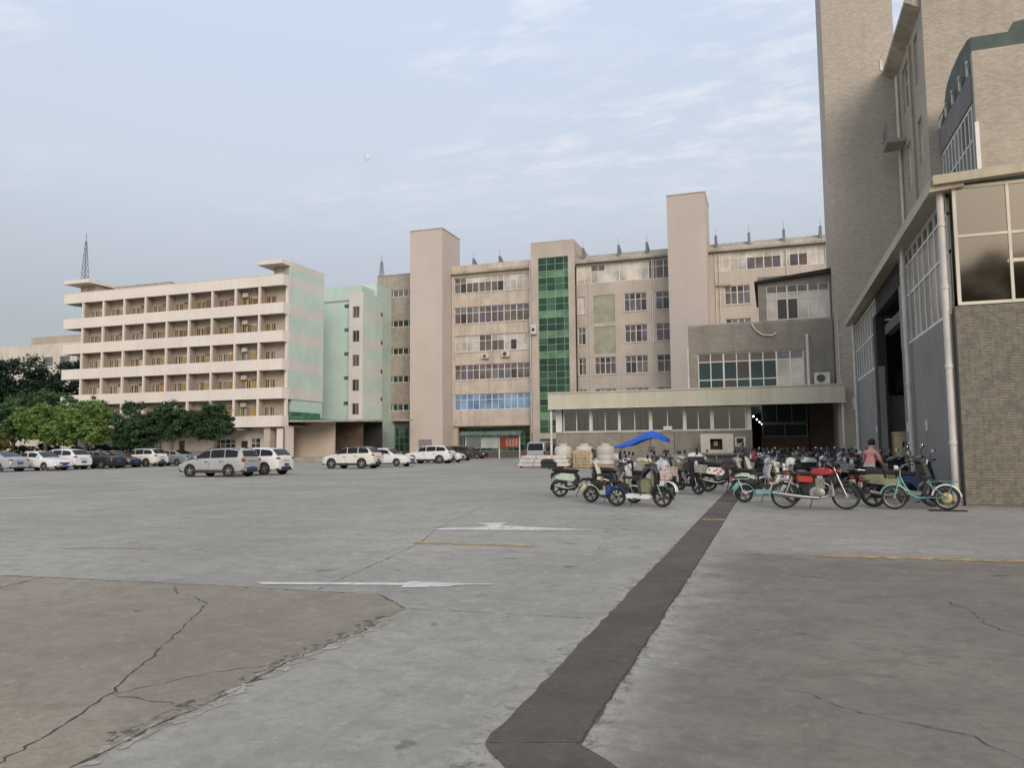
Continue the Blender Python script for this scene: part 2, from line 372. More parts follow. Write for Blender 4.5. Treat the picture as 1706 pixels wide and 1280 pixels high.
sheet('concrete_slab', patchL, m_gl, .004, jit=.012)
sheet('drain_trench', [(-1.46, 51), (-1.46, 13.7), (-1.47, 6.78), (-1.47, 4.91), (-1.48, 3.87), (-.99, 4.01), (-.98, 5.81), (-.97, 7.59), (-.96, 10.62), (-.96, 21.27), (-.96, 51)], m_strip, .0050, jit=.014)
sheet('drain_trench', [(-1.48, 3.855), (-.99, 3.995), (-.70, 3.72), (1.2, 2.1), (.5, 1.4)], m_strip, .0051, jit=.012)
def ribbon(name, pts, w, m, z, jit=.02, wv=.75):
    q = []
    for i in range(len(pts)-1):
        a, c = Vector(pts[i]), Vector(pts[i+1]); n = max(1, int((c-a).length/.07))
        q += [a.lerp(c, k/n)+Vector((random.uniform(-jit, jit), random.uniform(-jit, jit))) for k in range(n)]
    q.append(Vector(pts[-1])); vs = []; fs = []
    for i, p in enumerate(q):
        d = (q[min(i+1, len(q)-1)]-q[max(i-1, 0)]).normalized(); nn = Vector((-d.y, d.x)); ww = w*random.uniform(1-wv, 1+wv)*(.4 if i in (0, len(q)-1) else 1)
        vs += [(p.x+nn.x*ww, p.y+nn.y*ww, z), (p.x-nn.x*ww, p.y-nn.y*ww, z)]
        if i: fs.append((2*i-2, 2*i-1, 2*i+1, 2*i))
    return MB().add(vs, fs).build(name, m, ground)
ribbon('crack', [(-3.5, 2.4), (-3.69, 2.9), (-3.78, 3.18), (-3.87, 3.48), (-3.94, 3.67), (-4.04, 3.93), (-4.22, 4.21), (-4.4, 4.61), (-4.74, 5.21), (-4.99, 5.63), (-5.2, 6.03), (-5.39, 6.37)], .0062, m_crack, 0.0060)
ribbon('crack', [(-4.0, 3.89), (-3.73, 3.87), (-3.54, 3.88), (-3.4, 3.81), (-3.33, 3.81)], .005, m_crack, 0.0057)
ribbon('crack', [(-4.0, 3.89), (-3.91, 4.1), (-3.76, 4.38), (-3.61, 4.61), (-3.47, 4.7), (-3.41, 4.83)], .004, m_crack, 0.0058)
ribbon('crack', [(-5.39, 6.37), (-5.83, 6.66), (-6.1, 6.75), (-6.44, 7.09), (-6.3, 7.25)], .006, m_crack, 0.0058)
ribbon('slab_joint', [(-16, 6.9), (-9.14, 7.085), (-6.14, 7.255), (-4.67, 7.265), (-3.96, 7.3), (-3.39, 6.75)], .009, m_crack, 0.0059, .012)
ribbon('slab_joint', [(-3.39, 6.75), (-1.5, 6.85)], .004, m_crack, 0.0060, .01)
ribbon('slab_joint', [(-3.33, 6.0), (-3.35, 5.28), (-3.37, 4.84), (-3.35, 4.54), (-3.3, 4.22), (-3.31, 3.81), (-3.33, 3.5), (-3.31, 3.24), (-3.3, 2.97)], .006, m_crack, 0.0056, .025, .9)
ribbon('slab_edge', [(-3.37, 6.5), (-3.30, 6.0), (-3.32, 5.28), (-3.34, 4.84), (-3.32, 4.54), (-3.28, 4.22), (-3.28, 3.81), (-3.3, 3.5), (-3.28, 3.24), (-3.27, 2.97)], .05, worn('crumbled_edge', (.40, .36, .30), .42, .58, 8), .0047, .04, .9)
ribbon('slab_edge', [(-3.45, 6.4), (-3.4, 5.9), (-3.42, 5.2), (-3.44, 4.84), (-3.42, 4.5), (-3.38, 4.2), (-3.38, 3.8), (-3.4, 3.5), (-3.37, 3.2)], .05, worn('dark_crumbs', (.12, .105, .085), .40, .52, 11), .0044, .04, .9)
ribbon('slab_joint', [(-4.76, 7.31), (-4.96, 8.62), (-5.19, 10.04), (-5.45, 11.39), (-6.11, 13.56), (-7.2, 19)], .005, m_crack, 0.0055, .012)
ribbon('slab_joint', [(-8.2, 6.0), (-8.34, 6.47), (-8.46, 7.14)], .012, m_crack, 0.0055, .012)
ribbon('slab_joint', [(-1.0, 4.0), (-.985, 5.8), (-.985, 7.6), (-.96, 11), (-.955, 21)], .007, m_crack, .0064, .006)
ribbon('slab_joint', [(-.93, 11.45), (.5, 11.4), (3.1, 11.6)], .006, m_crack, 0.0054, .008)
ribbon('crack', [(0.0, 5.3), (.5, 4.9), (.9, 4.75), (1.3, 4.2), (1.6, 3.8)], .003, m_crack, 0.0057, .03)
ribbon('crack', [(1.55, 8.6), (1.7, 8.0), (1.66, 7.6), (1.95, 7.0)], .004, m_crack, 0.0053, .03)
for _ in range(34):     # worn dark scuffs near the parked scooters
    x, y = random.choice(((random.uniform(-4.6, -1.7), random.uniform(9.5, 16)), (random.uniform(-4.0, -1.8), random.uniform(11, 18)), (random.uniform(.2, 2.6), random.uniform(9.6, 10.8))))
    L_ = random.uniform(.04, .16); w_ = random.uniform(.01, .03); a_ = random.uniform(-.3, .3)
    ribbon('oil_stain', [(x-L_*math.cos(a_), y-L_*math.sin(a_)), (x, y+random.uniform(-.05, .05)), (x+L_*math.cos(a_), y+L_*math.sin(a_))], w_, m_damp, .0042+.0003*random.random(), .04, .9)
sheet('lane_arrow', [(-5.74, 7.56), (-4.04, 7.98), (-3.95, 8.13), (-3.86, 8.09), (-2.9, 8.2), (-3.4, 8.02), (-3.44, 7.91), (-3.94, 7.7), (-3.96, 7.86), (-5.55, 7.47)], m_paint, .0066, jit=.006)
sheet('lane_arrow', [(-6.08, 13.41), (-5.36, 13.86), (-5.29, 14.16), (-5.77, 14.58), (-5.1, 14.81), (-5.11, 14.26), (-4.46, 14.08), (-3.02, 13.9), (-4.29, 13.54), (-5.17, 13.37), (-5.99, 13.21)], m_paint, .0066, jit=.006)
sheet('lane_arrow', [(-24.6, 17.9), (-23.3, 18.5), (-22.4, 19.3), (-23.2, 19.15), (-23.4, 18.8), (-24.7, 18.1)], m_paint, .0066, jit=.006)
for p, m in (([(-5.58, 11.43), (-3.58, 11.61), (-3.51, 11.37), (-5.48, 11.22)], m_yel), ([(.54, 11.58), (3.08, 11.75), (6, 11.95), (6, 11.72), (3.0, 11.47), (.53, 11.34)], m_yel),
             ([(-10.88, 9.42), (-9.18, 9.8), (-9.02, 9.62), (-10.68, 9.25)], m_yelf), ([(-1.4, 16.54), (-.94, 16.51), (-.92, 16.25), (-1.38, 16.27)], m_yel), ([(-17, 15.2), (-16.3, 15.5), (-16.2, 15.3), (-16.8, 15.0)], m_yelf)):
    sheet('yellow_line', p, m, .0070, jit=.008)
for k in range(16):     # parking bay lines
    y = 30.6+2.62*k
    sheet('parking_line', [(-32.2, y), (-26.6, y), (-26.6, y+.12), (-32.2, y+.12)], m_paint, .0066)
for k in range(13):
    y = 29.6+2.62*k
    sheet('parking_line', [(-57, y), (-51.2, y), (-51.2, y+.12), (-57, y+.12)], m_paint, .0066)
for y, xa, xb in ((18.6, -30, -25.3), (20.3, -36, -26.5), (22.6, -40, -29), (25.2, -44, -31), (28.0, -48, -33)):
    sheet('parking_line', [(xa, y), (xb, y), (xb, y+.12), (xa, y+.12)], m_paint, .0067)
sheet('parking_line', [(-26.6, 30.6), (-26.48, 30.6), (-26.48, 70), (-26.6, 70)], m_paint, .0068)

# ------------------------------------------------------------------ dormitory (cream balconies, mint gable)
F = 76.; X0, X1 = -88.65, -54.3
T = [5.43, 8.75, 12.16, 15.54, 18.91, 22.31]
dorm = thing('dormitory_block', 'long cream dormitory block with open balcony corridors and mint striped gable', 'building', ((X0+X1)/2, F, 0))
for i, t in enumerate(T):
    cube('balcony_parapet', m_dorm, dorm, X0, X1, F, F+.14, t-1.33, t)
    if True:
        cube('balcony_parapet', m_dorm, dorm, X0, X0+.14, F+.142, F+1.9, t-1.33, t); cube('balcony_parapet', m_dorm, dorm, X1-.14, X1, F+.142, F+1.398, t-1.33, t)
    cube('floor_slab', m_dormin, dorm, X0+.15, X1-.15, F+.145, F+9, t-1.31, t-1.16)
cube('parapet_cap', m_dorm, dorm, X0-.04, X1+.04, F-.04, F+.2, T[5]+.002, T[5]+.06)
cube('roof_slab', m_conc, dorm, X0+.2, X1-.2, F+.2, F+9, T[5]-.5, T[5]-.2)
m_doors = [mat('yellow_door', (.44, .29, .11), .6), mat('orange_door', (.38, .215, .085), .6), mat('red_door', (.28, .12, .09), .6), mat('pink_door', (.36, .22, .165), .6), mat('cream_door', (.50, .43, .30), .6)]
m_ven = [mat('cream_window_frame', (.56, .48, .36), .6), mat('yellow_window_frame', (.52, .45, .22), .6), mat('pink_window_frame', (.48, .30, .25), .6)]
XS = [-85.4+3.46*k for k in range(9)]
edges = [X0]+XS+[X1]
for i in range(5):
    t = T[i]; zt = T[i+1]-1.33
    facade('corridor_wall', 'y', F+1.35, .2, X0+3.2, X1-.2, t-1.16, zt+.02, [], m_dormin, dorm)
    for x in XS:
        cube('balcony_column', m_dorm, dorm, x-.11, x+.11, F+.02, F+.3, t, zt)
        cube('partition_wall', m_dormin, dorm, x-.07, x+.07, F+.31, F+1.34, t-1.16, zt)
    for k in range(9):
        a = XS[k]; w = 3.46 if k < 8 else X1-XS[8]
        zf = t-1.16
        fr = m_ven[min(2, max(0, (i > 2)+(random.random() > .7)))] if k > 3 else m_ven[0]
        for (u0, u1) in ((.12, .74), (.88, 1.52)):
            if k == 8 and u0 > .9: continue
            window(dorm, 'y', F+1.35, a+u0, a+u1, zf+.85, zf+2.3, 2, [0, 1], pick(g_dark, g_brown, g_dark, g_grey), fr, n=-.08, fw=.045)
        dm = random.choice(m_doors[:2]) if i < 3 else random.choice(m_doors[2:4])
        if k < 3: dm = m_doors[4] if i < 3 else m_doors[3]
        if k < 8:
            d = cube('door', dm, dorm, a+1.58, a+2.22, F+1.28, F+1.34, zf, zf+2.15)
            cube('fanlight', g_pale if random.random() < .5 else g_brown, d, a+1.58, a+2.22, F+1.285, F+1.338, zf+2.16, zf+2.42)
        if k in (7,) or (k == 4 and i == 0):
            ac = MB().box(a+.35, a+1.1, F+.9, F+1.2, zf+2.35, zf+2.85).build('wall_fan_unit', m_upvc, dorm)
    cube('corner_column', m_dorm, dorm, X1-.34, X1-.02, F+.95, F+1.28, t, zt)
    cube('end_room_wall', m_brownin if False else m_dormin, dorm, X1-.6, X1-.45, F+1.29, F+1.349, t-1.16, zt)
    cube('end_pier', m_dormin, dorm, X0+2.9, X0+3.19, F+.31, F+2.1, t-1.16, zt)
# mint gable wall with pale stripes, facing +X
for i in range(1, 6):
    t = T[i]
    cube('gable_stripe', m_pinkw, dorm, X1-.3, X1, F+1.4, 84.7, t-1.33, t)
    if i < 5: cube('gable_stripe', m_mint, dorm, X1-.3, X1-.002, F+1.4, 84.7, t, T[i+1]-1.33)
cube('gable_stripe', m_mintd, dorm, X1-.3, X1-.002, F+1.4, 84.7, T[5], T[5]+1.0)
cube('gable_stripe', m_pinkw, dorm, X1-.3, X1, F+1.4, 84.7, T[5]+1.0, T[5]+1.85)
cube('gable_wall', m_mintd, dorm, X1-.6, X1-.1, F+2.2, 84.7, T[0], T[1]-1.33)
cube('rear_wall', m_mintd, dorm, X0+3.2, X1-.31, 84.4, 84.68, 0, T[5]-.55)
# roof stair heads with cantilevered slabs
for (a, b, c0, c1) in ((-57.9, -54.35, -56.6, -54.62), (-88.5, -84.2, -87.3, -84.6)):
    r = cube('roof_hut', m_dormin, dorm, c0, c1, F+1.3, F+7, T[5]+.07, T[5]+1.25)
    cube('roof_hut_slab', m_dorm, r, a, b, F-.3, F+7.4, T[5]+1.255, T[5]+1.75)
    cube('roof_hut_door', m_doors[4], r, c0+.5, c0+1.2, F+1.24, F+1.29, T[5]+.1, T[5]+1.2)
cube('roof_hut', m_conc, dorm, -83.3, -74, F+3, F+7, T[5]-.2, T[5]+1.2)
# ground floor
ops = [(-70.9, -70.0, .5, 2.6), (-65.4, -62.3, 1.2, 2.75), (-61.5, -60.5, .5, 2.5), (-60.1, -58.7, 1.1, 2.85), (-81, -78.5, 1.2, 2.8), (-76, -73.6, 1.2, 2.8)]
m_gfw = mat('ground_floor_paint', (.60, .545, .47), .8, .08, .3, .05, streak=.3)
facade('ground_floor_wall', 'y', F+2, .25, X0+1, -57, 0, 4.1, ops, m_gfw, dorm)
for k, (a, b, z0, z1) in enumerate(ops):
    if z0 < 1: d = cube('door', m_black, dorm, a, b, F+2.12, F+2.18, z0, z1); cube('door_glass', g_dark, d, a+.15, b-.15, F+2.1, F+2.117, z0+.9, z1-.15)
    else: window(dorm, 'y', F+2, a, b, z0, z1, 4 if b-a > 2 else 2, [0, .62, 1], pick(g_teal, g_grey, g_dark), n=.1)
for x, m in ((-57, m_main), (-55.2, m_dorm)):
    cube('ground_floor_pier', m, dorm, x, x+.85, F+.4, F+2.6, 0, 4.1)
cube('ground_floor_eave', m_conc, dorm, X0-.4, -60, F-1.6, F+1.98, 3.75, 3.95)
dp = MB().tube([(-54.1, F+.3, 4.0), (-54.1, F+.3, .3)], .07).tube([(-54.1, F+.3, 4.0), (-56, F+.3, 4.0)], .07).build('downpipe', mat('rust_red_pipe', (.16, .07, .05), .7), dorm, 60)
MB().box(-90, -40, 77.9, 108, 0, .45).build('plinth', m_conc, dorm)

# ------------------------------------------------------------------ mint stair tower behind the dormitory
stair = thing('stair_tower', 'pale mint stair tower with stacked small windows behind the cream dormitory', 'building', (-54, 90, 0))
so_ = [(-53.2, -52.15, z-.8, z+.75) for z in (19.9, 16.6, 13.3, 9.95, 6.75)]
facade('front_wall', 'y', 90, .3, -53.75, -51.6, .45, 22.6, so_, m_pinkw, stair)
for a, b, z0, z1 in so_: window(stair, 'y', 90, a, b, z0, z1, 2, [0, 1], pick(g_brown, g_dark), m_conc, n=.12, fw=.05)
for i, (z0, z1) in enumerate(((.45, 7.2), (7.2, 8.9), (8.9, 11.2), (11.2, 12.9), (12.9, 15.0), (15.0, 16.6), (16.6, 18.7), (18.7, 20.1), (20.1, 22.6))):
    cube('side_stripe', m_mint if i % 2 == 0 else m_pinkw, stair, -51.9, -51.602, 90.31, 95.5, z0, z1)
mo = [(-54.85, -53.85, z-.25, z+.25) for z in (20.9, 17.6, 14.3, 11.0, 7.55)]
facade('mint_wall', 'y', 90.6, .3, -62, -53.76, .45, 21.6, mo, m_mintd, stair)
for a, b, z0, z1 in mo: cube('window', g_brown, stair, a, b, 90.72, 90.78, z0, z1)
cube('wall_cap', m_conc, stair, -62, -53.76, 90.5, 91, 21.602, 21.75)
cube('rear_block', m_mint, stair, -64, -52.6, 95.6, 104, .45, 24.9)
cube('rear_block', m_mintd, stair, -56.8, -53.0, 92, 95.5, 21.8, 24.0)
for z in (20.3, 16.3, 12.2, 8.3): cube('side_window', m_dark, stair, -51.65, -51.58, 95.05, 95.45, z-.25, z+.25)
cube('lower_wall', m_dark, stair, -52.8, -48.4, 89.5, 89.7, .45, 4.9)
cube('side_wall', m_main, stair, -60, -50.9, 82.0, 82.3, .45, 4.75)
cube('lower_side_wall', m_brownin, stair, -54, -49.3, 86.0, 86.3, .45, 4.9)
# entrance canopy between the blocks
cn = thing('entrance_canopy', 'thin flat concrete canopy on a white post between mint and grey blocks', 'canopy', (-51, 86, 0))
MB().prism([(-54.28, 77.4, 4.78), (-50.2, 77.4, 4.72), (-46.3, 94.5, 5.25), (-54.28, 95, 5.3)], (0, 0, -.12), (0, 0, .12)).build('canopy_slab', m_conc, cn)
MB().tube([(-50.2, 86.5, 0), (-50.2, 86.5, 4.9)], .16, 12).build('post', m_upvc, cn, 60)
nb = MB(); nb.box(-54.28, -54.2, 77.5, 84, 5.0, 5.9)
net = tag(nb.box(-54.2, -50.9, 77.6, 77.7, 4.95, 5.35).box(-54.2, -51, 77.8, 86, 4.95, 5.02).build('green_netting', mat('green_net_cloth', (.05, .16, .09), .9, .3, 1.5, .3)), 'dark green netting lying along the top of the entrance canopy', 'netting')
# ------------------------------------------------------------------ main factory block
MY = 100.
fac = thing('factory_block', 'long beige five storey factory block with ribbon windows, pillars and green glass stair', 'building', (-20, MY, 0))
# left wing (grey tile)
wo = [(-54.0, -49.0, z-.5, z+.5) for z in (24.25, 19.73, 15.61, 11.5, 7.35)]
facade('wing_wall', 'y', MY, .35, -54.9, -47.86, 5.5, 27.0, wo, m_wing, fac)
cube('wing_side_wall', m_wing, fac, -54.9, -54.6, MY+.36, MY+12, .45, 27.0)
for q, (a, b, z0, z1) in enumerate(wo):
    window(fac, 'y', MY, a, b, z0, z1, 6, [0, 1], pick(g_grnd, g_grnm, g_teal, g_grey) if q == 0 else pick(g_teal, g_dark, g_grnd), m_white, n=.14, fw=.06, heavy=2)
cube('wing_roof_cap', m_conc, fac, -54.95, -47.86, MY-.06, MY+.5, 27.002, 27.15)
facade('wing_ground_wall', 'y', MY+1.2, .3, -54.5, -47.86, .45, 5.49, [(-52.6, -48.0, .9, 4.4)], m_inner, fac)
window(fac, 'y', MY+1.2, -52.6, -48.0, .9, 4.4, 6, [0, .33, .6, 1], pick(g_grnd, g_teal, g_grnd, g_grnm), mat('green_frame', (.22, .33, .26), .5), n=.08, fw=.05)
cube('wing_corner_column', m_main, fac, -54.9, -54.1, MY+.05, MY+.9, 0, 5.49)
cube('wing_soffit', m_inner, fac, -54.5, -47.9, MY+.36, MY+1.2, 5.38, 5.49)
# big plain shafts
for a, b, y0, zt in ((-47.85, -42.85, 96.6, 32.25), (-11.62, -6.86, 96.6, 33.25)):
    p = cube('lift_shaft', m_pill, fac, a, b, y0, MY+3, 0, zt)
    cube('shaft_cap', m_roof, p, a-.05, b+.05, y0-.05, MY+3.05, zt+.002, zt+.14)
    if a < -40: cube('shaft_hatch', mat('mauve_shutter', (.27, .22, .23), .7), p, a+1.4, a+3.4, y0-.05, y0-.003, 1.5, 2.6)
# ribbon-window section
rows = [(6.72, 8.95), (10.97, 13.15), (15.0, 17.35), (19.05, 21.45), (23.5, 25.78)]
facade('ribbon_wall', 'y', MY, .35, -42.84, -31.05, 4.45, 27.55, [(-42.5, -31.2, a, b) for a, b in rows], m_mainw, fac)
for r, (a, b) in enumerate(rows):
    if r == 0: f = pick(g_blue, g_blue, g_blue2)
    elif r == 1: f = lambda i, j: g_dark if (i, j) == (9, 0) else random.choice((g_brown, g_brown, g_grey, g_purple))
    elif r == 2: f = lambda i, j: (g_dark if (i, j) == (9, 0) else (g_pale if i < 4 or i in (8, 10, 11) or j == 1 and i > 5 else g_brown))
    elif r == 3: f = lambda i, j: g_dark if (i, j) == (1, 0) else (random.choice((g_purple, g_purple, g_brown)) if i > 3 else random.choice((g_brown, g_grey)))
    else: f = lambda i, j: g_dark if (i, j) in ((1, 0), (7, 0)) else (random.choice((g_pale, g_cream)) if i > 7 or j == 1 and i > 1 else random.choice((g_brown, g_grey, g_brown)))
    window(fac, 'y', MY, -42.5, -31.2, a, b, 12, [0, .64, 1], f, n=.14, fw=.06, heavy=2)
    if r > 0: cube('sill_ledge', m_mainw, fac, -42.6, -31.1, MY-.07, MY-.002, a-.12, a-.02)
# ground floor recess of that section
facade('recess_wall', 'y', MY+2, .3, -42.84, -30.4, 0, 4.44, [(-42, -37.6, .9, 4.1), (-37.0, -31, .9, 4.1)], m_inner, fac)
window(fac, 'y', MY+2, -42, -37.6, .9, 4.1, 5, [0, .3, .62, 1], pick(g_grnd, g_teal, g_grnm), MATS['green_frame'], n=.08)
window(fac, 'y', MY+2, -37.0, -31, .9, 4.1, 7, [0, .3, .62, 1], pick(g_grnd, g_teal, g_grnm), MATS['green_frame'], n=.08)
cube('recess_soffit', m_main, fac, -42.84, -30.6, MY+.36, MY+2, 4.3, 4.44)
cube('ground_column', m_main, fac, -31.3, -30.7, MY+.02, MY+.7, 0, 4.3); cube('ground_column', m_main, fac, -42.8, -42.2, MY+.4, MY+1, 0, 4.3)
# stair bay with green curtain glass
BY = 99.
facade('bay_wall', 'y', BY, .4, -30.6, -24.45, 0, 29.5, [(-29.6, -25.3, 3.25, 27.35), (-29.6, -25.3, .4, 2.5)], m_main, fac)
cube('bay_side', m_main, fac, -24.75, -24.45, BY+.41, BY+16, 26, 29.5); cube('bay_side', m_main, fac, -30.6, -30.3, BY+.41, BY+6, 0, 29.5)
cube('bay_roof', m_conc, fac, -30.55, -24.5, BY+.05, BY+16, 29.502, 29.6); cube('bay_lower_glass', m_inner, fac, -29.6, -25.3, BY+.2, BY+.25, .4, 2.5)
nr = 26
def gp(i, j):
    k = j % 3 if j % 8 else 1
    return g_grn if k == 2 else random.choice((g_grnd, g_grnd, g_grnd, g_grnm))
window(fac, 'y', BY, -29.6, -25.3, 3.25, 27.35, [0, .285, .565, .845, 1], [q/nr for q in range(nr+1)], gp, mat('pale_green_mullion', (.33, .47, .37), .4), n=.1, fw=.035, name='curtain_glass')
# right-hand section
cols = {'A': (-25.25+.05, -23.25), 'B': (-22.1, -19.2), 'C': (-17.95, -14.95), 'D': (-13.8, -11.9), 'E': (-5.0, -1.9)}
zr = [(6.6, 9.1), (11.03, 13.36), (15.15, 17.5), (19.32, 21.75)]
ops = [(-24.35, -11.7, 23.5, 25.98), (-6.3, 7.1, 23.7, 26.1)]; sh = []
for c in 'ABCDE':
    a, b = cols[c]
    a = max(a, -24.3)
    for r, (z0, z1) in enumerate(zr):
        if c == 'B' and r >= 2: ops.append((a, b, z0-1.35, z1)); sh.append((a, b, z0-1.35, z1)); continue
        ops.append((a, b, z0, z1))
facade('main_wall', 'y', MY, .35, -24.44, 14, 0, 26.2, ops, m_main, fac)
for (a, b, z0, z1) in ops:
    if (a, b, z0, z1) in sh:
        s_ = cube('roller_shutter', mat('olive_shutter', (.41, .40, .30), .6, streak=.2), fac, a, b, MY+.12, MY+.2, z0, z1)
        nsl = 13
        for k in range(nsl): cube('shutter_slat', MATS['olive_shutter'], s_, a+.02, b-.02, MY+.07, MY+.119, z0+(z1-z0)*k/nsl+.03, z0+(z1-z0)*(k+.8)/nsl)
        continue
    n_ = max(2, round((b-a)/1.0)); n_ = 13 if b-a > 10 else n_
    top = z0 > 23
    if top and a < -20: f = lambda i, j: random.choice((g_cream, g_cream, g_pale)) if i < 10 and (i, j) not in ((2, 1), (3, 1)) else g_brown
    elif top: f = lambda i, j: random.choice((g_brown, g_purple)) if i in (4, 5, 6, 7, 9, 10) and j == 0 else random.choice((g_cream, g_pale, g_cream))
    elif z0 < 8: f = pick(g_blue2, g_grey)
    elif a < -23 and z0 > 19: f = pick(g_cream, g_pale)
    elif a < -23 and z0 > 15: f = lambda i, j: g_dark if (i, j) == (1, 0) else g_grey
    else: f = pick(g_brown, g_brown, g_purple, g_grey, g_dark)
    if not top: n_ = 4 if b-a > 2.2 else 2
    window(fac, 'y', MY, a, b, z0, z1, n_, [0, .66, 1], f, n=.14, fw=.06, heavy=2)
    if not top: cube('sill_ledge', m_mainw, fac, a-.1, b+.1, MY-.08, MY-.002, z0-.1, z0-.01)
# eaves
def eave(x0, x1):
    e = MB(); e.prism([(0, MY-.55, 26.25), (0, MY-.55, 26.5), (0, MY+1.6, 27.75), (0, MY+1.6, 26.25)], (x0, 0, 0), (x1, 0, 0))
    return e.build('eave', m_roof, fac)
eave(-24.44, 14); eave(-42.84, -30.62)
cube('roof_deck', m_conc, fac, -54.5, 14, MY+1.7, MY+16, 26.6, 26.9)
for k in range(2): cube('rear_wall', m_main, fac, -54.5+k*35, -19.6+k*34, MY+15.7, MY+16, 0, 26.5)
m_fin = mat('grey_roof_fin', (.20, .205, .21), .7)
for x in (-39.6, -35.6, -24.3+.8, -18.6, -14.8, -5.9, -1.8, 2.4, 6.7):
    MB().prism([(x, MY+.2, 27.0), (x, MY+.25, 28.55), (x, MY+2.6, 27.5)], (-.16, 0, 0), (.16, 0, 0)).build('roof_fin', m_fin, fac)
    MB().tube([(x, MY+.25, 28.5), (x, MY+.25, 29.5)], .02, 5).build('lightning_rod', m_fin, fac)
# downpipes
for x, z0, z1, y in ((-42.7, .2, 26.2, MY), (-31.1, 4.3, 26.2, MY), (-22.65, 5, 24, MY), (-14.15, 15, 26.2, MY), (-13.95, 15, 26.2, MY), (-13.0-1.2, 5, 22, MY), (-6.05, 14, 26, MY), (-5.55, 14, 26, MY), (-30.7, 3.4, 28, BY), (2.6, 22.5, 25.9, MY)):
    MB().tube([(x, y-.1, z0), (x, y-.1, z1)], .065, 8).build('downpipe', m_upvc, fac, 60)
# rooftop fragment and upper ducts
MB().tube([(-6.0, MY-.3, 21.9), (-4.2, MY-.35, 21.8)], .12).build('vent_pipe', m_conc, fac, 60)

# ------------------------------------------------------------------ air conditioners
def ac_unit(x, y, z, w, h, label, d=.32, face='y'):
    t = thing('air_conditioner', label, 'air conditioner', (x, y, z), 'outdoor air conditioning units')
    def P(b): return b
    if face == 'y':
        MB().box(x, x+w, y-d-.1, y-.1, z, z+h).build('casing', m_upvc, t)
        f = MB().lathe([(min(h, w*.8)*.40, 0), (min(h, w*.8)*.40, -.02), (min(h, w*.8)*.34, -.03), (min(h, w*.8)*.08, -.03)], (x+w*.42, y-d-.101, z+h*.5), 'y', 20).build('fan_grille', m_steel, t, 40)
        MB().lathe([(min(h, w*.8)*.33, 0), (min(h, w*.8)*.33, -.004)], (x+w*.42, y-d-.132, z+h*.5), 'y', 20).build('fan_opening', m_black, f)
        for k in range(3): MB().box(x+w*.42-min(h, w*.8)*.38, x+w*.42+min(h, w*.8)*.38, y-d-.142, y-d-.137, z+h*(.3+.2*k)-.008, z+h*(.3+.2*k)+.008).build('guard_bar', m_upvc, f)
        MB().box(x+.08, x+.13, y-d-.1, y, z-.05, z-.002).box(x+w-.13, x+w-.08, y-d-.1, y, z-.05, z-.002).build('bracket', m_steel, t)
    return t
ac_unit(-38.15, MY, 13.9, 1.0, .65, 'left of the two small air conditioners under the third row ribbon windows')
ac_unit(-35.2, MY, 14.0, 1.15, .8, 'right of the two air conditioners under the third row ribbon windows')
ac_unit(-30.55, BY, 16.8, .75, 1.25, 'tall narrow air conditioner beside the green glass stair bay')
ac_unit(2.86, 54.5, 5.5, .95, .74, 'air conditioner standing on the cream canopy near the tall tower')
ac_unit(4.72, 50.0, 3.55, .8, .7, 'air conditioner on brackets at the right end of the cream canopy', .5)

# ------------------------------------------------------------------ low workshop with the cream canopy
LY = 54.
low = thing('workshop_building', 'low grey tiled workshop with cream corrugated canopy, ribbon windows and open bay', 'building', (-5, LY, 0))
cb_ = MB(); x = -15.2
while x < 4.55:      # corrugated fascia sheet
    cb_.box(x, x+.11, 53.0, 53.05, 4.24, 5.3); cb_.box(x+.112, x+.218, 53.025, 53.05, 4.24, 5.3); x += .22
tag(cb_.build('corrugated_fascia', m_canopy, low), kind='stuff')
cube('fascia_cap', m_canopy, low, -15.25, 4.66, 52.95, 53.2, 5.302, 5.38); cube('fascia_base', m_canopy, low, -15.22, 4.63, 52.97, 53.12, 4.16, 4.236)
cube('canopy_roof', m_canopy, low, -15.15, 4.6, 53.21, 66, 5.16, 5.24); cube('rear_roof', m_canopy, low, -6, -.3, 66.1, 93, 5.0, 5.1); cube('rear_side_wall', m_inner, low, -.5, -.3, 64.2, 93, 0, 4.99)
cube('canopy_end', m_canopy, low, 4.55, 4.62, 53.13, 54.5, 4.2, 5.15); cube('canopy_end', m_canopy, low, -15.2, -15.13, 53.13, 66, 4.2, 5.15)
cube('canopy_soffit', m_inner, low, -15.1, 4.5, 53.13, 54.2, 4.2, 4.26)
facade('front_wall', 'y', LY, .25, -14.9, -1.4, 0, 2.48, [], m_ltile, low)
cube('side_wall', m_ltile, low, -14.9, -14.65, LY+.26, 66, 0, 4.2)
cube('wall_ledge', m_conc, low, -14.92, -1.4, LY-.05, LY-.002, 2.42, 2.52)
seg = [(-14.5, -12.5, 1), (-12.4, -9.7, 2), (-9.6, -6.95, 2), (-6.9, -5.2, 2), (-5.1, -3.9, 1), (-3.85, -1.6, 4)]
seg = [(-14.35, -12.35, 2), (-12.25, -10.25, 2), (-10.2, -8.05, 2), (-7.95, -5.7, 2), (-5.6, -3.85, 2), (-3.75, -1.55, 2)]
m_curt = mat('grey_striped_curtain', (.40, .385, .36), .9, .2, 2, .1)
m_clear = bpy.data.materials.new('clear_window_glass'); m_clear.use_nodes = True
nt = m_clear.node_tree; nt.nodes.clear(); _o = nt.nodes.new('ShaderNodeOutputMaterial'); _m = nt.nodes.new('ShaderNodeMixShader'); _t = nt.nodes.new('ShaderNodeBsdfTransparent'); _g = nt.nodes.new('ShaderNodeBsdfGlossy')
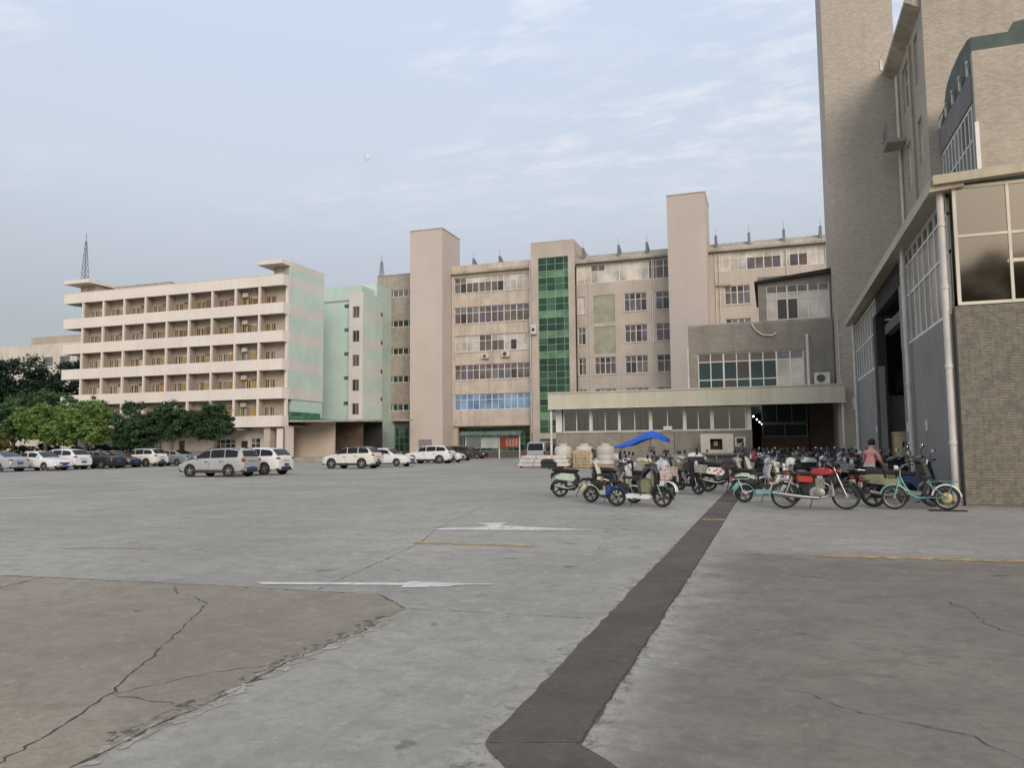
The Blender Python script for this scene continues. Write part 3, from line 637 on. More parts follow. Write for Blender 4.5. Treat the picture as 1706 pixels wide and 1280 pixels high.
_t.inputs[0].default_value = (.62, .62, .6, 1); _g.inputs['Roughness'].default_value = .05; _g.inputs[0].default_value = (.9, .9, .9, 1); _l = nt.nodes.new('ShaderNodeLayerWeight'); _l.inputs[0].default_value = .35
_mm = nt.nodes.new('ShaderNodeMapRange'); _mm.inputs[3].default_value = .12; _mm.inputs[4].default_value = .8; nt.links.new(_l.outputs['Facing'], _mm.inputs[0])
nt.links.new(_mm.outputs[0], _m.inputs[0]); nt.links.new(_t.outputs[0], _m.inputs[1]); nt.links.new(_g.outputs[0], _m.inputs[2]); nt.links.new(_m.outputs[0], _o.inputs[0])
for k, (a, b, n_) in enumerate(seg):
    w = window(low, 'y', LY, a, b, 2.53, 4.15, n_, [0, 1], lambda i, j: m_clear, n=.06, fw=.05)
    if k < 3:
        cbn = MB(); u = a
        while u < b-.02:
            d_ = random.uniform(.0, .06); ww = random.uniform(.06, .16)
            if random.random() < .86: cbn.box(u, min(u+ww*.8, b), LY+.22+d_, LY+.25+d_, 2.55, 4.0)
            u += ww
        cbn.build('curtain', m_curt, w)
    cube('window_post', m_white, low, b+.01, b+.09, LY+.02, LY+.2, 2.53, 4.2)
cube('corner_post', m_white, low, -14.9, -14.45, LY+.01, LY+.2, 2.53, 4.2)
cube('bay_post', m_upvc, low, -1.5, -1.22, LY-.1, LY+.24, 0 if False else 2.5, 4.2); cube('bay_pier', m_ltile, low, -1.39, -1.2, LY, LY+.5, 0, 2.49)
MB().tube([(4.45, 53.3, 0), (4.45, 53.3, 4.2)], .09).build('canopy_post', m_upvc, low, 60)
MB().tube([(-15.05, 53.25, 0), (-15.05, 53.25, 4.2)], .09).build('canopy_post', m_upvc, low, 60)
# workshop interior
cube('inner_rear_wall', m_inner, low, -14.6, -2.6, 64, 64.2, 0, 5.1); cube('inner_rear_wall', m_dark, low, -2.6, -.5, 93, 93.2, 0, 5.0); cube('inner_rear_wall', m_dark, low, -.3, 2.6, 64, 64.2, 0, 5.1); cube('inner_passage_wall', m_dark, low, -2.8, -2.6, 64.21, 93, 0, 5.0); cube('inner_side_wall', m_brownin, low, 2.6, 2.8, 58.5, 64, 0, 5.1); cube('inner_side_wall', m_brownin, low, 2.8, 6, 58.5, 58.7, 0, 5.1)
cube('inner_ceiling', m_dark, low, -14.6, 5, LY+.3, 64, 4.9, 5.0); cube('inner_floor', m_conc, low, -14.6, 5, LY+.3, 64, .012, .03)
m_dkg = mat('dull_dark_glass', (.03, .038, .036), .5, .2, 1, 0, spec=.1)
window(low, 'y', 58.2, -.6, 2.5, 2.05, 3.0, 2, [0, 1], lambda i, j: m_dkg, mat('grey_inner_frame', (.25, .26, .25), .5), n=0, fw=.05)
cube('inner_counter_wall', mat('inner_brick_wall', (.15, .085, .06), .9, .2), low, -.7, 2.55, 58.2, 58.4, 0, 2.02)
window(low, 'y', 58.21, -.6, 2.5, 3.05, 4.6, 3, [0, 1], lambda i, j: m_dkg, MATS['grey_inner_frame'], n=0, fw=.04)
for x in (-12, -9.3, -6.5, -4.5): cube('work_shelf', mat('brown_shelf', (.17, .11, .07), .7), low, x, x+1.3, 59, 60, 0, random.uniform(2.6, 3.4))
m_lamp = emit('tube_lamp_light', (.93, 1, .98), 7)
for k in range(5):
    t = tag(MB().tube([(-1.15+.1*k, 57+7.7*k, 3.54), (-1.15+.1*k, 58+7.7*k, 3.54)], .045, 8).build('tube_lamp', m_lamp), ('first', 'second', 'third', 'fourth', 'last')[k]+' glowing tube lamp from the front in the dark workshop bay', 'lamp', 'workshop tube lamps')
cube('wall_box', m_upvc, low, -7.1, -6.5, LY-.12, LY-.003, 2.56, 2.85)
cube('wall_notice', mat('brown_notice', (.17, .13, .11), .6), low, -8.2, -7.75, LY-.03, LY-.003, 1.05, 1.45)
cube('door_seam', m_crack, low, -6.4, -6.36, LY-.006, LY-.002, 0, 2.42)
cube('wall_vent', m_steel, low, -3.15, -2.85, LY-.03, LY-.003, 1.8, 2.0)
# upper tiled storey
UY = 54.6
facade('upper_wall', 'y', UY, .3, -5.3, 4.15, 5.25, 9.85, [(-4.7, 2.28, 5.3, 7.92)], m_ltile, low)
cube('upper_side', m_ltile, low, -5.3, -5.0, UY+.31, 70, 5.25, 9.85); cube('upper_roof', m_conc, low, -5.28, 4.1, UY+.02, 70, 9.852, 9.95)
def upn(i, j):
    if i > 5: return g_pale if j < 2 else g_grey
    return (g_teal if random.random() < .8 else g_dark) if j < 2 else g_brown
window(low, 'y', UY, -4.7, 2.28, 5.3, 7.92, 8, [0, .28, .76, 1], upn, n=.12, fw=.055, heavy=2)
MB().tube([(2.52, UY-.12, 5.3), (2.52, UY-.12, 8.9)], .1).build('downpipe', m_upvc, low, 60)
MB().tube([(-5.35, UY-.02, 5.3), (-5.35, UY-.02, 8.4)], .06).build('downpipe', m_upvc, low, 60)
MB().tube([(-1.0, UY-.05, 9.8), (-.75, UY-.1, 9.35), (-.3, UY-.12, 9.0), (.3, UY-.12, 8.92), (.62, UY-.1, 9.12)], .05).build('loose_hose', m_upvc, low, 60)
cube('wall_patch', mat('olive_grey_patch', (.235, .22, .18), .85, .1, .6, .05, streak=.3), low, 2.75, 4.1, UY-.015, UY-.003, 6.3, 8.3)
# glazed penthouse
PY = 55.4
facade('penthouse_wall', 'y', PY, .25, -.52, 4.18, 9.96, 13.2, [(.02, 4.1, 10.1, 12.55)], m_ltile, low)
cube('penthouse_side', m_ltile, low, -.52, -.3, PY+.26, 66, 9.96, 12.8)
window(low, 'y', PY, .02, 4.1, 10.1, 12.55, [0, .17, .335, .5, .665, .83, 1], [0, .6, .78, 1], lambda i, j: (g_dark if i in (1, 2) and j == 0 else (g_cream if j < 2 else g_brown)), n=.08, fw=.05, heavy=2)
MB().prism([(-.75, PY-.35, 12.72), (4.25, PY-.35, 13.12), (4.25, PY-.35, 13.42), (-.75, PY-.35, 12.86)], (0, 0, 0), (0, 10, 0)).build('penthouse_roof', m_dark, low)
cube('roof_tank', m_upvc, low, -3.6, -1.9, 58, 59, 9.96, 10.5)

# ------------------------------------------------------------------ tall tile tower and the big right-hand block
tw = thing('tile_tower', 'very tall plain grey brown tiled tower rising out of the picture', 'tower', (6.4, 56, 0))
MB().box(4.22, 8.6, 54.05, 58.6, 0, 46).build('shaft', m_tower, tw)
MB().box(4.1, 8.7, 53.95, 58.7, 46.01, 46.4).build('cap', m_roof, tw)
for z in (5.6, 6.4, 7.5, 8.6, 9.7): MB().lathe([(.06, 0), (.06, .1)], (4.5, 53.94, z), 'y', 8).build('pipe_clip', m_upvc, tw)
MB().tube([(4.42, 53.93, 5.3), (4.38, 53.93, 10)], .03, 6).build('cable', m_upvc, tw)
MB().tube([(8.66, 53.9, 8.3), (8.66, 53.9, 21.5)], .09).build('downpipe', m_upvc, tw, 60)

big = thing('tiled_factory_wing', 'tall tan tiled factory wing with deep eave at the upper right', 'building', (12, 45, 0))
BX = 8.6
bo = [(46.6, 47.7, 22.0, 24.8), (49.6, 51.8, 22.0, 24.8), (46.6, 47.7, 17.3, 19.9), (50.2, 51.6, 17.0, 19.9), (46.6, 47.7, 12.6, 15.0), (50.2, 51.6, 12.6, 15.0), (46.6, 47.7, 8.3, 10.8), (50.2, 51.6, 8.3, 10.8)]
facade('side_wall', 'x', BX, .35, 45.3, 54.04, 0, 25.4, bo, m_big, big)
cube('end_wall', m_big, big, BX, 34, 45.0, 45.29, 0, 26.4)
cube('far_wall', m_big, big, 33.7, 34, 45.3, 60, 0, 26); cube('roof', m_conc, big, BX+.2, 33.9, 45.3, 60, 25.6, 25.8)
for (a, b, z0, z1) in bo: window(big, 'x', BX, a, b, z0, z1, 2, [0, .64, 1], pick(g_brown, g_grey, g_pale, g_dark), n=.14, fw=.06)
MB().prism([(BX+.05, 0, 25.42), (BX-.75, 0, 25.9), (BX-.75, 0, 26.15), (BX+.05, 0, 26.4)], (0, 45.3, 0), (0, 54.0, 0)).build('eave', m_roof, big)
for y, z0, z1 in ((48.6, 8, 25), (53.3, 8, 25.2), (53.0, 8, 25.2)): MB().tube([(BX-.12, y, z0), (BX-.12, y, z1)], .075).build('downpipe', m_upvc if y > 49 else m_gutter, big, 60)
bl = MB(); bl.box(BX-1.1, BX-.02, 51.4, 53.2, 20.3, 20.5)
cg = bl.build('balcony', m_conc, big)
for k in range(7): MB().tube([(BX-1.05, 51.5+k*.27, 20.5), (BX-1.05, 51.5+k*.27, 21.5)], .025, 5).build('bar', m_steel, cg)
MB().tube([(BX-1.05, 51.5, 21.5), (BX-1.05, 53.15, 21.5)], .03, 5).build('rail', m_steel, cg)
MB().box(BX-.9, BX-.75, 54.0, 54.03, 26.2, 26.9).build('floodlight', m_upvc, big)

ann = thing('glazed_annex', 'tan tiled annex with white mullioned side windows under a dark green curved roof', 'building', (12, 38, 8))
AX = 9.15; AY = 37.9
cube('end_wall', m_big, ann, AX, 24, AY, AY+.3, 0, 19.1)
facade('side_wall', 'x', AX, .3, AY+.31, 44.98, 0, 18.2, [(AY+.5, 44.7, 11.2, 16.8)], m_hallp, ann)
window(ann, 'x', AX, AY+.5, 44.7, 11.2, 16.8, 9, [0, .3, .72, 1], pick(g_grey, g_teal, g_grey), n=-.02, fw=.07)
cube('corner_trim', m_white, ann, AX-.06, AX+.1, AY-.06, AY-.003, 9, 15.8)
m_groof = mat('dark_green_sheet', (.06, .09, .076), .55, .15, .6, .05)
pf = [(AY+.32, 19.9), (38.9, 20.1), (40.4, 20.22), (42, 20.17), (43.3, 19.9), (43.95, 19.3), (44.95, 18.4)]
MB().prism([(0, y, z) for y, z in pf]+[(0, 44.95, 18.25), (0, AY+.32, 18.25)], (AX+.06, 0, 0), (24, 0, 0)).build('curved_roof', m_groof, ann, 50)
cube('facade_band', mat('mauve_band', (.20, .18, .175), .7), ann, AX-.05, AX-.003, AY+.32, 44.95, 16.9, 18.2)
MB().prism([(10.3, AY+.33, 19.0), (10.9, AY+.33, 20.3), (14, AY+.33, 20.75), (24, AY+.33, 20.9), (24, AY+.33, 19.0)], (0, 0, 0), (0, .6, 0)).build('roof_hood', m_groof, ann)
gr = MB().tube([(AX-.1, AY+.4, 18.75), (AX-.1, 44.8, 18.75)], .03, 6).build('roof_rail', m_steel, ann)
for k in range(5): MB().box(AX-.12, AX-.04, AY+.6+1.5*k, AY+.7+1.5*k, 18.21, 18.95).build('rail_post', m_white, gr)

# ------------------------------------------------------------------ near hall on the right
HX = 4.4; HY = 21.2; HE = 44.4
hall = thing('hall_building', 'near hall with dark grey side wall, tall dark doorway and brown tiled end wall', 'building', (HX, HY, 0))
facade('side_wall', 'x', HX, .25, HY+.3, 29.2, 0, 4.78, [], m_hallp, hall); facade('side_wall', 'x', HX, .25, 35.4, HE, 0, 4.78, [], m_hallp, hall)
cube('side_wall_base', m_hallp, hall, HX-.12, HX-.002, HY+.1, 29.0, 0, .28)
m_milk = glass('milky_hall_glass', (.21, .20, .18), .3); m_milk2 = glass('grey_hall_glass', (.10, .10, .098), .15); m_milk3 = glass('tan_hall_glass', (.28, .24, .19), .2)
window(hall, 'x', HX, HY+.35, 29.0, 4.79, 7.85, 9, [0, .52, .84, 1], lambda i, j: m_clear if j == 2 else random.choice((m_milk, m_milk, m_milk3)), n=.02, fw=.06)
window(hall, 'x', HX, 35.5, 43.8, 4.79, 7.75, 8, [0, .52, 1], lambda i, j: random.choice((m_milk, m_milk, m_milk2)), n=.02, fw=.06)
cube('door_beam', m_dark, hall, HX+.02, HX+.3, 29.0, 35.5, 7.0, 7.85); cube('door_jamb', m_dark, hall, HX-.02, HX+.35, 35.42, 36.3, 0, 7.0)
cube('door_lintel', m_inner, hall, HX+.32, HX+.6, 29.0, 35.5, 6.1, 6.5)
cube('pier', m_hallp, hall, HX+.01, HX+.3, 28.95, 29.35, 4.79, 7.0)
MB().prism([(HX-.42, 0, 7.82), (HX-.42, 0, 8.12), (HX+.35, 0, 8.16), (HX+.35, 0, 7.9)], (0, HY-.12, 0), (0, HE, 0)).build('gutter', m_gutter, hall)
# end wall: individual tiles joined in one part over a joint backing
facade('end_wall', 'y', HY, .3, HX+.02, 16, 0, 4.9, [], m_mortar, hall)
tb = MB(); th, twd = .064, .236; row = 0; z = .05
while z < 4.86:
    x = HX+.03-(.12 if row % 2 else 0)
    while x < 8.2:
        a, b = max(x, HX+.03), x+twd-.005
        if b-a > .03:
            p = .008+random.uniform(-.003, .004)
            tb.box(a, b-.0, HY-p, HY+.02, z, z+th-.010)
        x += twd
    z += th; row += 1
tag(tb.build('wall_tiles', m_endt, hall), kind='stuff')
cube('end_wall_upper', m_mortar, hall, 9, 16, HY+.02, HY+.3, 4.9, 8.0)
m_tan = bpy.data.materials.new('tan_reflective_glass'); m_tan.use_nodes = True
nt = m_tan.node_tree; nt.nodes.clear(); _o = nt.nodes.new('ShaderNodeOutputMaterial'); _m = nt.nodes.new('ShaderNodeMixShader'); _t = nt.nodes.new('ShaderNodeBsdfTransparent'); _g = nt.nodes.new('ShaderNodeBsdfGlossy')
_t.inputs[0].default_value = (.5, .45, .38, 1); _g.inputs['Roughness'].default_value = .07; _g.inputs[0].default_value = (.66, .55, .42, 1); _m.inputs[0].default_value = .55
nt.links.new(_t.outputs[0], _m.inputs[1]); nt.links.new(_g.outputs[0], _m.inputs[2]); nt.links.new(_m.outputs[0], _o.inputs[0])
window(hall, 'y', HY, HX+.1, 9.0, 4.93, 7.95, [0, .265, .52, .76, 1], [0, .575, 1], lambda i, j: m_tan, mat('cream_aluminium_frame', (.62, .565, .46), .45), n=0, fw=.055)
MB().prism([(HX-.35, 0, 7.97), (HX-.35, 0, 8.2), (16, 0, 8.75), (16, 0, 8.52)], (0, HY-.25, 0), (0, HY+.02, 0)).build('fascia', m_gutter, hall)
MB().prism([(HX+.36, 0, 8.05), (16, 0, 8.62), (16, 0, 8.72), (HX+.36, 0, 8.16)], (0, HY+.03, 0), (0, HE, 0)).build('roof', m_gutter, hall)
cube('far_end_wall', m_inner, hall, HX+.3, 16, HE-.3, HE, 0, 8); cube('inner_wall', m_inner, hall, 15.7, 16, HY+.31, HE-.31, 0, 8.3)
cube('hall_floor', m_conc, hall, HX+.26, 15.6, HY+.31, HE-.31, .012, .03)
cube('inner_partition', mat('mauve_grey_paint', (.19, .165, .155), .8), hall, HX+.3, 15.6, 36.5, 36.7, 0, 3.6)
cube('mezzanine', m_dark, hall, HX+1.2, 15.6, 36, 44, 3.62, 3.85)
for k in range(14): cube('mezzanine_bar', mat('green_rail_paint', (.05, .10, .085), .5), hall, HX+1.3, HX+1.34, 36.05+.3*k, 36.09+.3*k, 3.86, 4.9)
for (x, y, z1) in ((HX-.13, HY+.22, 7.85), (HX-.13, 27.3, 7.85), (HX-.13, 43.2, 7.85)):
    p = MB().tube([(x, y, .1), (x, y, z1)], .085 if y < 22 else .075, 12).build('downpipe', m_upvc, hall, 60)
    for z in (1.5, 3.4, 5.4, 7.0): MB().lathe([(.1, 0), (.1, .09)], (x, y, z), 'z', 12).build('pipe_collar', m_upvc, p, 40)
for y, z in ((25.3, 1.9), (28.6, 1.9), (36.6, 2.0)): cube('wall_lamp_plate', m_white, hall, HX-.04, HX-.003, y, y+.14, z, z+.32)
hl = tag(MB().box(7.2, 8.6, 27, 27.2, 7.16, 7.23).build('ceiling_lamp', m_lamp), 'bright ceiling lamp glowing behind the hall end window', 'lamp')
cube('drain_cover', m_black, ground, 3.35, 4.1, 19.5, 19.75, .004, .02)
MB().prism([(4.6, 20.9, 0), (5.6, 20.55, 0), (5.8, 20.9, 0), (4.3, 21.15, 0)], (0, 0, 0), (0, 0, .02)).build('rubble_patch', m_edge, ground)
# ------------------------------------------------------------------ cars
def lerp_tab(tab, x):
    if x <= tab[0][0]: return tab[0][1]
    for (a, p), (b, q) in zip(tab, tab[1:]):
        if x <= b: return p+(q-p)*(x-a)/(b-a) if b > a else q
    return tab[-1][1]
def wheel_mesh(r, w):
    key = ('w', r, w)
    if key in MATS: return MATS[key]
    q = MB().lathe([(r*.66, -w*.5), (r*.92, -w*.5), (r, -w*.34), (r, w*.34), (r*.92, w*.5), (r*.66, w*.5)], n=24); q.f = q.f[:-2]; ty = q.mesh('tyre', m_rubber, 50)
    b = MB().lathe([(r*.67, -w*.42), (r*.62, -w*.46), (r*.58, -w*.2), (r*.58, w*.2), (r*.62, w*.46), (r*.67, w*.42)], n=24); b.f = b.f[:-2]
    for s in (-1, 1):
        for k in range(5):
            a = 2*PI*k/5+.3; ca, sa = math.cos(a), math.sin(a)
            pts = [(r*.1*ca-r*.09*sa, 0, r*.1*sa+r*.09*ca), (r*.62*ca-r*.075*sa, 0, r*.62*sa+r*.075*ca), (r*.62*ca+r*.075*sa, 0, r*.62*sa-r*.075*ca), (r*.1*ca+r*.09*sa, 0, r*.1*sa-r*.09*ca)]
            b.prism(pts, (0, s*w*.40, 0), (0, s*w*.47, 0))
        b.lathe([(r*.16, s*w*.3), (r*.16, s*w*.49)], n=12)
    rm = b.mesh('rim', m_alloy, 40)
    dk = MB().lathe([(r*.57, -w*.25), (r*.57, w*.25)], n=20).mesh('brake_disc', m_black)
    MATS[key] = (ty, rm, dk); return MATS[key]
def car(name, label, X, Y, yaw, paint, kind, clad=None, roofm=None, rails=False, plate=True, group='cars parked in the yard', backlit=False, sc=(1, 1, 1)):
    K = {
     'sedan': dict(L=4.65, W=1.80, z0=.2, wr=.325, ax=1.33, deck=[(-2.32, .72), (-2.26, .92), (-2.05, 1.03), (-1.55, 1.06), (.85, .96), (1.5, .90), (2.0, .78), (2.27, .66), (2.32, .5)], gh=[(-1.72, 0), (-.82, .41), (-.1, .46), (.35, .44), (1.15, 0)]),
     'suv': dict(L=4.6, W=1.86, z0=.24, wr=.36, ax=1.34, deck=[(-2.30, .62), (-2.27, .98), (-2.2, 1.1), (-1.6, 1.11), (.8, 1.05), (1.5, 1.0), (2.0, .9), (2.26, .74), (2.3, .55)], gh=[(-2.2, 0), (-1.7, .44), (-.8, .54), (.1, .54), (.45, .48), (1.15, 0)]),
     'mpv': dict(L=4.42, W=1.70, z0=.22, wr=.325, ax=1.30, deck=[(-2.21, .58), (-2.19, .95), (-2.16, 1.04), (-1.6, 1.04), (.7, .98), (1.3, .93), (1.8, .83), (2.15, .68), (2.21, .5)], gh=[(-2.14, 0), (-1.95, .44), (-1.2, .55), (-.2, .56), (.3, .5), (1.3, 0)]),
     'van': dict(L=4.8, W=1.80, z0=.25, wr=.33, ax=1.4, deck=[(-2.4, .62), (-2.39, 1.0), (-2.36, 1.14), (-1.6, 1.14), (1.2, 1.08), (1.9, 1.0), (2.3, .85), (2.4, .6)], gh=[(-2.35, 0), (-2.2, .68), (-1.2, .76), (.4, .76), (.8, .7), (1.75, 0)]),
    }[kind]
    L, Wd, z0, wr, ax = K['L'], K['W'], K['z0'], K['wr'], K['ax']; hw = Wd/2
    t = thing(name, label, 'car' if kind != 'van' else 'van', (0, 0, 0), group)
    pm = paint
    xs = sorted({*[p[0] for p in K['deck']], *[p[0] for p in K['gh']], *[-L/2+L*i/26 for i in range(27)]})
    def wid(x):
        e = abs(x)/(L/2); return hw*(1-.16*max(0, (e-.72)/.28)**2.2-.012)
    def dk(x): return lerp_tab(K['deck'], x)
    def gh(x): return lerp_tab([(K['gh'][0][0]-1e-4, 0)]+K['gh']+[(K['gh'][-1][0]+1e-4, 0)], x)
    rw = .80
    vs = []; n = 17
    for x in xs:
        w = wid(x); d = dk(x); g = gh(x); zb = z0+(.10*max(0, (abs(x)/(L/2)-.86)/.14))
        half = [(w*.80, zb), (w*.97, zb+.10), (w, min(.52, d-.1)), (w*.985, d-.13), (w*.955, d-.04)]
        if g > .01: half += [(w*.915, d+.01), (w*(.915-(.915-rw)*(g/.5 if g < .5 else 1)*.96), d+max(.015, g-.07)), (w*.66, d+g), (0, d+g+.035)]
        else: half += [(w*.86, d), (w*.7, d+.015), (w*.4, d+.03), (0, d+.04)]
        ring = half+[(-y, z) for y, z in half[-2::-1]]
        vs += [(x, y, z) for y, z in ring]
    m = len(half)*2-1
    fs = []
    for i in range(len(xs)-1):
        for k in range(m-1): fs.append((i*m+k, i*m+k+1, (i+1)*m+k+1, (i+1)*m+k))
        fs.append((i*m+m-1, i*m, (i+1)*m, (i+1)*m+m-1))
    fs += [tuple(range(m)), tuple(range((len(xs)-1)*m, len(xs)*m))]
    body = MB().add(vs, fs).build('body', pm, t, 38)
    def ysurf(x, z, off):
        w = wid(x); d = dk(x); return w*(.915-(.915-rw)*min(1.15, max(0, (z-d)/.46))*.96)+off
    gx = K['gh']; xr0, xr1, xf1, xf0 = gx[0][0], gx[1][0], gx[-2][0], gx[-1][0]
    top = max(g for _, g in gx)
    def winz(x): return dk(x)+gh(x)-.085
    # side windows
    if kind == 'sedan': spans = [(xr0+.62, -.42), (-.34, xf0-.42)]
    elif kind == 'van': spans = [(xr0+.3, -1.0), (-.92, .35), (.43, xf0-.5)]
    else: spans = [(xr0+.34, -1.0), (-.92, -.05), (.03, xf0-.42)]
    for s in (-1, 1):
        for a, b in spans:
            N = 6; lo = [(a+(b-a)*i/N) for i in range(N+1)]
            pts = [(x, dk(x)+.045) for x in lo]+[(x, max(dk(x)+.06, winz(x))) for x in lo[::-1]]
            bb = MB(); bb.poly([(x, s*ysurf(x, z, .012), z) for x, z in pts]).build('side_window', g_car, t)
            e = MB().tube([(x, s*ysurf(x, z, .012), z) for x, z in pts], .012, 5, True).build('window_trim', m_black if clad else m_chrome, body)
    # windscreens
    def screen(xa, xb, nm, f):
        za, zb = dk(xa)+.05, dk(xb)+gh(xb)-.01
        d = Vector((zb-za, 0, xa-xb)); d = d if d.z > 0 else -d; d = d.normalized()*.022
        wa, wb = wid(xa)*.80, wid(xb)*.69
        q = [(xa+(xb-xa)*.08, -wa, za+(zb-za)*.02), (xa+(xb-xa)*.08, wa, za+(zb-za)*.02), (xb, wb, zb), (xb, -wb, zb)]
        q = [tuple(Vector(p)+d) for p in q]
        mid = [tuple((Vector(q[0])+Vector(q[1]))/2+d*1.2), tuple((Vector(q[2])+Vector(q[3]))/2+d*1.2)]
        return MB().add([q[0], mid[0], q[1], q[2], mid[1], q[3]], [(0, 1, 4, 5), (1, 2, 3, 4)]).build(nm, g_car, t, 60)
    screen(xf0-.05, xf1+.02, 'windscreen', 1); screen(xr0+.02, xr1-.02, 'rear_window', -1)
    if roofm:
        rp = []
        xsr = [q for q in xs if xr1-.02 <= q <= xf1+.02]; rv = []; rf_ = []
        for i, x in enumerate(xsr):
            w = wid(x); z = dk(x)+gh(x)
            rv += [(x, -w*.80, z-.06), (x, -w*.66, z+.012), (x, 0, z+.047), (x, w*.66, z+.012), (x, w*.80, z-.06)]
            if i: rf_ += [(i*5-5+k, i*5-4+k, i*5+1+k, i*5+k) for k in range(4)]
        MB().add(rv, rf_).build('roof_panel', roofm, t, 50)
    # wheels, arches, sills
    ty, rm, bd = wheel_mesh(wr, .215)
    for sx in (-1, 1):
        for s in (-1, 1):
            x = sx*ax; w = wid(x)
            r1, r2 = wr*1.07, wr*(1.2 if clad else 1.12); y0_ = s*w if s > 0 else s*w-.016
            rg = MB().lathe([(r1, 0), (r2, 0), (r2, .016), (r1, .016), (r1, 0)], (x, y0_, wr+.01), 'y', 24)
            ab = MB(); ab.v = rg.v; ab.f = rg.f[:-2]; aro = ab.build('wheel_arch', clad or pm, t, 40)
            MB().lathe([(wr*1.08, 0), (wr*1.08, .006)], (x, s*w-.002 if s > 0 else s*w-.004, wr+.01), 'y', 24).build('wheel_well', m_black, aro)
            wo_ = inst('wheel', ty, t, Matrix.Translation((x, s*(w-.085), wr)))
            inst('rim', rm, wo_, Matrix.Translation((x, s*(w-.085), wr))); inst('brake_disc', bd, wo_, Matrix.Translation((x, s*(w-.085), wr)))
    for s in (-1, 1):
        MB().box(-ax+wr, ax-wr, s*(hw-.06) if s > 0 else -hw-.004, hw+.004 if s > 0 else -hw+.06, z0-.01, z0+(.16 if clad else .06)).build('sill', clad or m_black, t)
        for (a, b) in ((-.98, -.02), (.0, .95)):
            N = 5; lo = [a+.03+(b-a-.06)*i/N for i in range(N+1)]
            pts = [(x, z0+.2) for x in lo]+[(x, dk(x)-.05) for x in lo[::-1]]
            def yb(x, z):
                w = wid(x); d = dk(x); zz_ = min(.52, d-.1)
                return w if z <= zz_ else w*(1-.015*(z-zz_)/(d-.13-zz_)) if z < d-.13 else w*(.985-.03*(z-d+.13)/.09)
            rows_ = []
            for x in lo: rows_ += [(x, s*(yb(x, z)+.004), z) for z in (z0+.2, min(.52, dk(x)-.1), dk(x)-.13, dk(x)-.05)]
            dr = MB().add(rows_, [(i*4+k, i*4+k+1, i*4+k+5, i*4+k+4) for i in range(N) for k in range(3)]).build('door', pm, t, 40)
            MB().tube([(lo[0], s*(yb(lo[0], z)+.005), z) for z in (z0+.2, .5, dk(lo[0])-.14)], .006, 4).build('door_gap', m_black, dr)
            hx = a+.12; hz = dk(hx)-.19
            MB().box(hx, hx+.17, s*(hw-.01) if s > 0 else -hw-.028, hw+.028 if s > 0 else -hw+.01, hz, hz+.035).build('door_handle', m_chrome if not clad else m_black, dr)
        xm = xf0-.42
        MB().lathe([(.03, -.06), (.095, -.04), (.1, .05), (.03, .07)], (xm, s*(hw*.96+.06), dk(xm)+.1), 'x', 12).build('wing_mirror', pm if not roofm else roofm, t, 60)
        if rails: MB().tube([(xr1+.1, s*wid(0)*.66, dk(xr1)+gh(xr1)+.0), (xr1+.3, s*wid(0)*.66, dk(xr1)+gh(xr1)+.09), (xf1-.2, s*wid(0)*.66, dk(xf1)+gh(xf1)+.09), (xf1, s*wid(0)*.66, dk(xf1)+gh(xf1)+.0)], .02, 6).build('roof_rail', m_black, t, 60)
    # lights, bumpers, plates
    for s in (-1, 1):
        wf, wb = wid(L/2-.12), wid(-L/2+.1)
        def ell(cx, cy, cz, rx, ry, rz):
            b = MB(); vv = []; 
            for i in range(1, 6):
                for k in range(12):
                    a, c = PI*i/6, 2*PI*k/12; vv.append((cx+rx*math.cos(a), cy+ry*math.sin(a)*math.cos(c), cz+rz*math.sin(a)*math.sin(c)))
            ff = [(i*12+k, i*12+(k+1) % 12, i*12+12+(k+1) % 12, i*12+12+k) for i in range(4) for k in range(12)]+[tuple(range(12)), tuple(range(48, 60))]
            return b.add(vv, ff)
        ell(L/2-.17, s*(wf-.13), dk(L/2-.22)-.12, .15, .17, .075).build('headlight', g_lens, t, 60)
        zt = dk(-L/2+.12)-.1
        if kind in ('mpv', 'van'): ell(-L/2+.07, s*(wb-.07), zt-.02, .12, .10, .17 if kind == 'van' else .13).build('tail_light', m_tail, t, 60)
        else: ell(-L/2+.1, s*(wb-.12), zt, .14, .17, .075).build('tail_light', m_tail, t, 60)
    bz = .5 if clad else .34
    for sx, nm in ((1, 'front_bumper'), (-1, 'rear_bumper')):
        pts = []; w_ = wid(L/2-.05)
        b = MB(); ring = []
        for k in range(9):
            y = -1+k/4; xx = sx*(L/2+.012-.10*abs(y)**3); ring.append((xx, y*w_*.97))
        vv = []; 
        for x, y in ring: vv += [(x, y, z0+.02), (x+sx*.02, y, z0+.1), (x+sx*.015, y, bz), (x-sx*.08, y, bz+.015), (x-sx*.08, y, z0+.02)]
        b.add(vv, [(i*5+k, i*5+(k+1) % 5, i*5+5+(k+1) % 5, i*5+5+k) for i in range(8) for k in range(5)]+[(0, 1, 2, 3, 4), (40, 41, 42, 43, 44)])
        bo_ = b.build(nm, clad or m_black, t, 40)
        if plate:
            pz = .62 if sx < 0 and not (kind == 'mpv') else .48
            MB().box(sx*(L/2+.036)-.008, sx*(L/2+.036)+.008, -.22, .22, pz-.07, pz+.07).build('number_plate', m_plate, bo_)
    gz = dk(L/2-.05)
    MB().box(L/2-.06, L/2+.012, -.42, .42, gz-.14, gz-.03).build('grille', m_black, t)
    MB().box(-L/2-.012, -L/2+.05, -.35, .35, .86 if kind != 'sedan' else .78, .885 if kind != 'sedan' else .8).build('boot_trim', m_chrome, t)
    t.matrix_basis = Matrix.Translation((X, Y, .012)) @ Matrix.Rotation(yaw, 4, 'Z') @ Matrix.Diagonal((*sc, 1)); WM[t.name] = t.matrix_basis.copy()
    return t
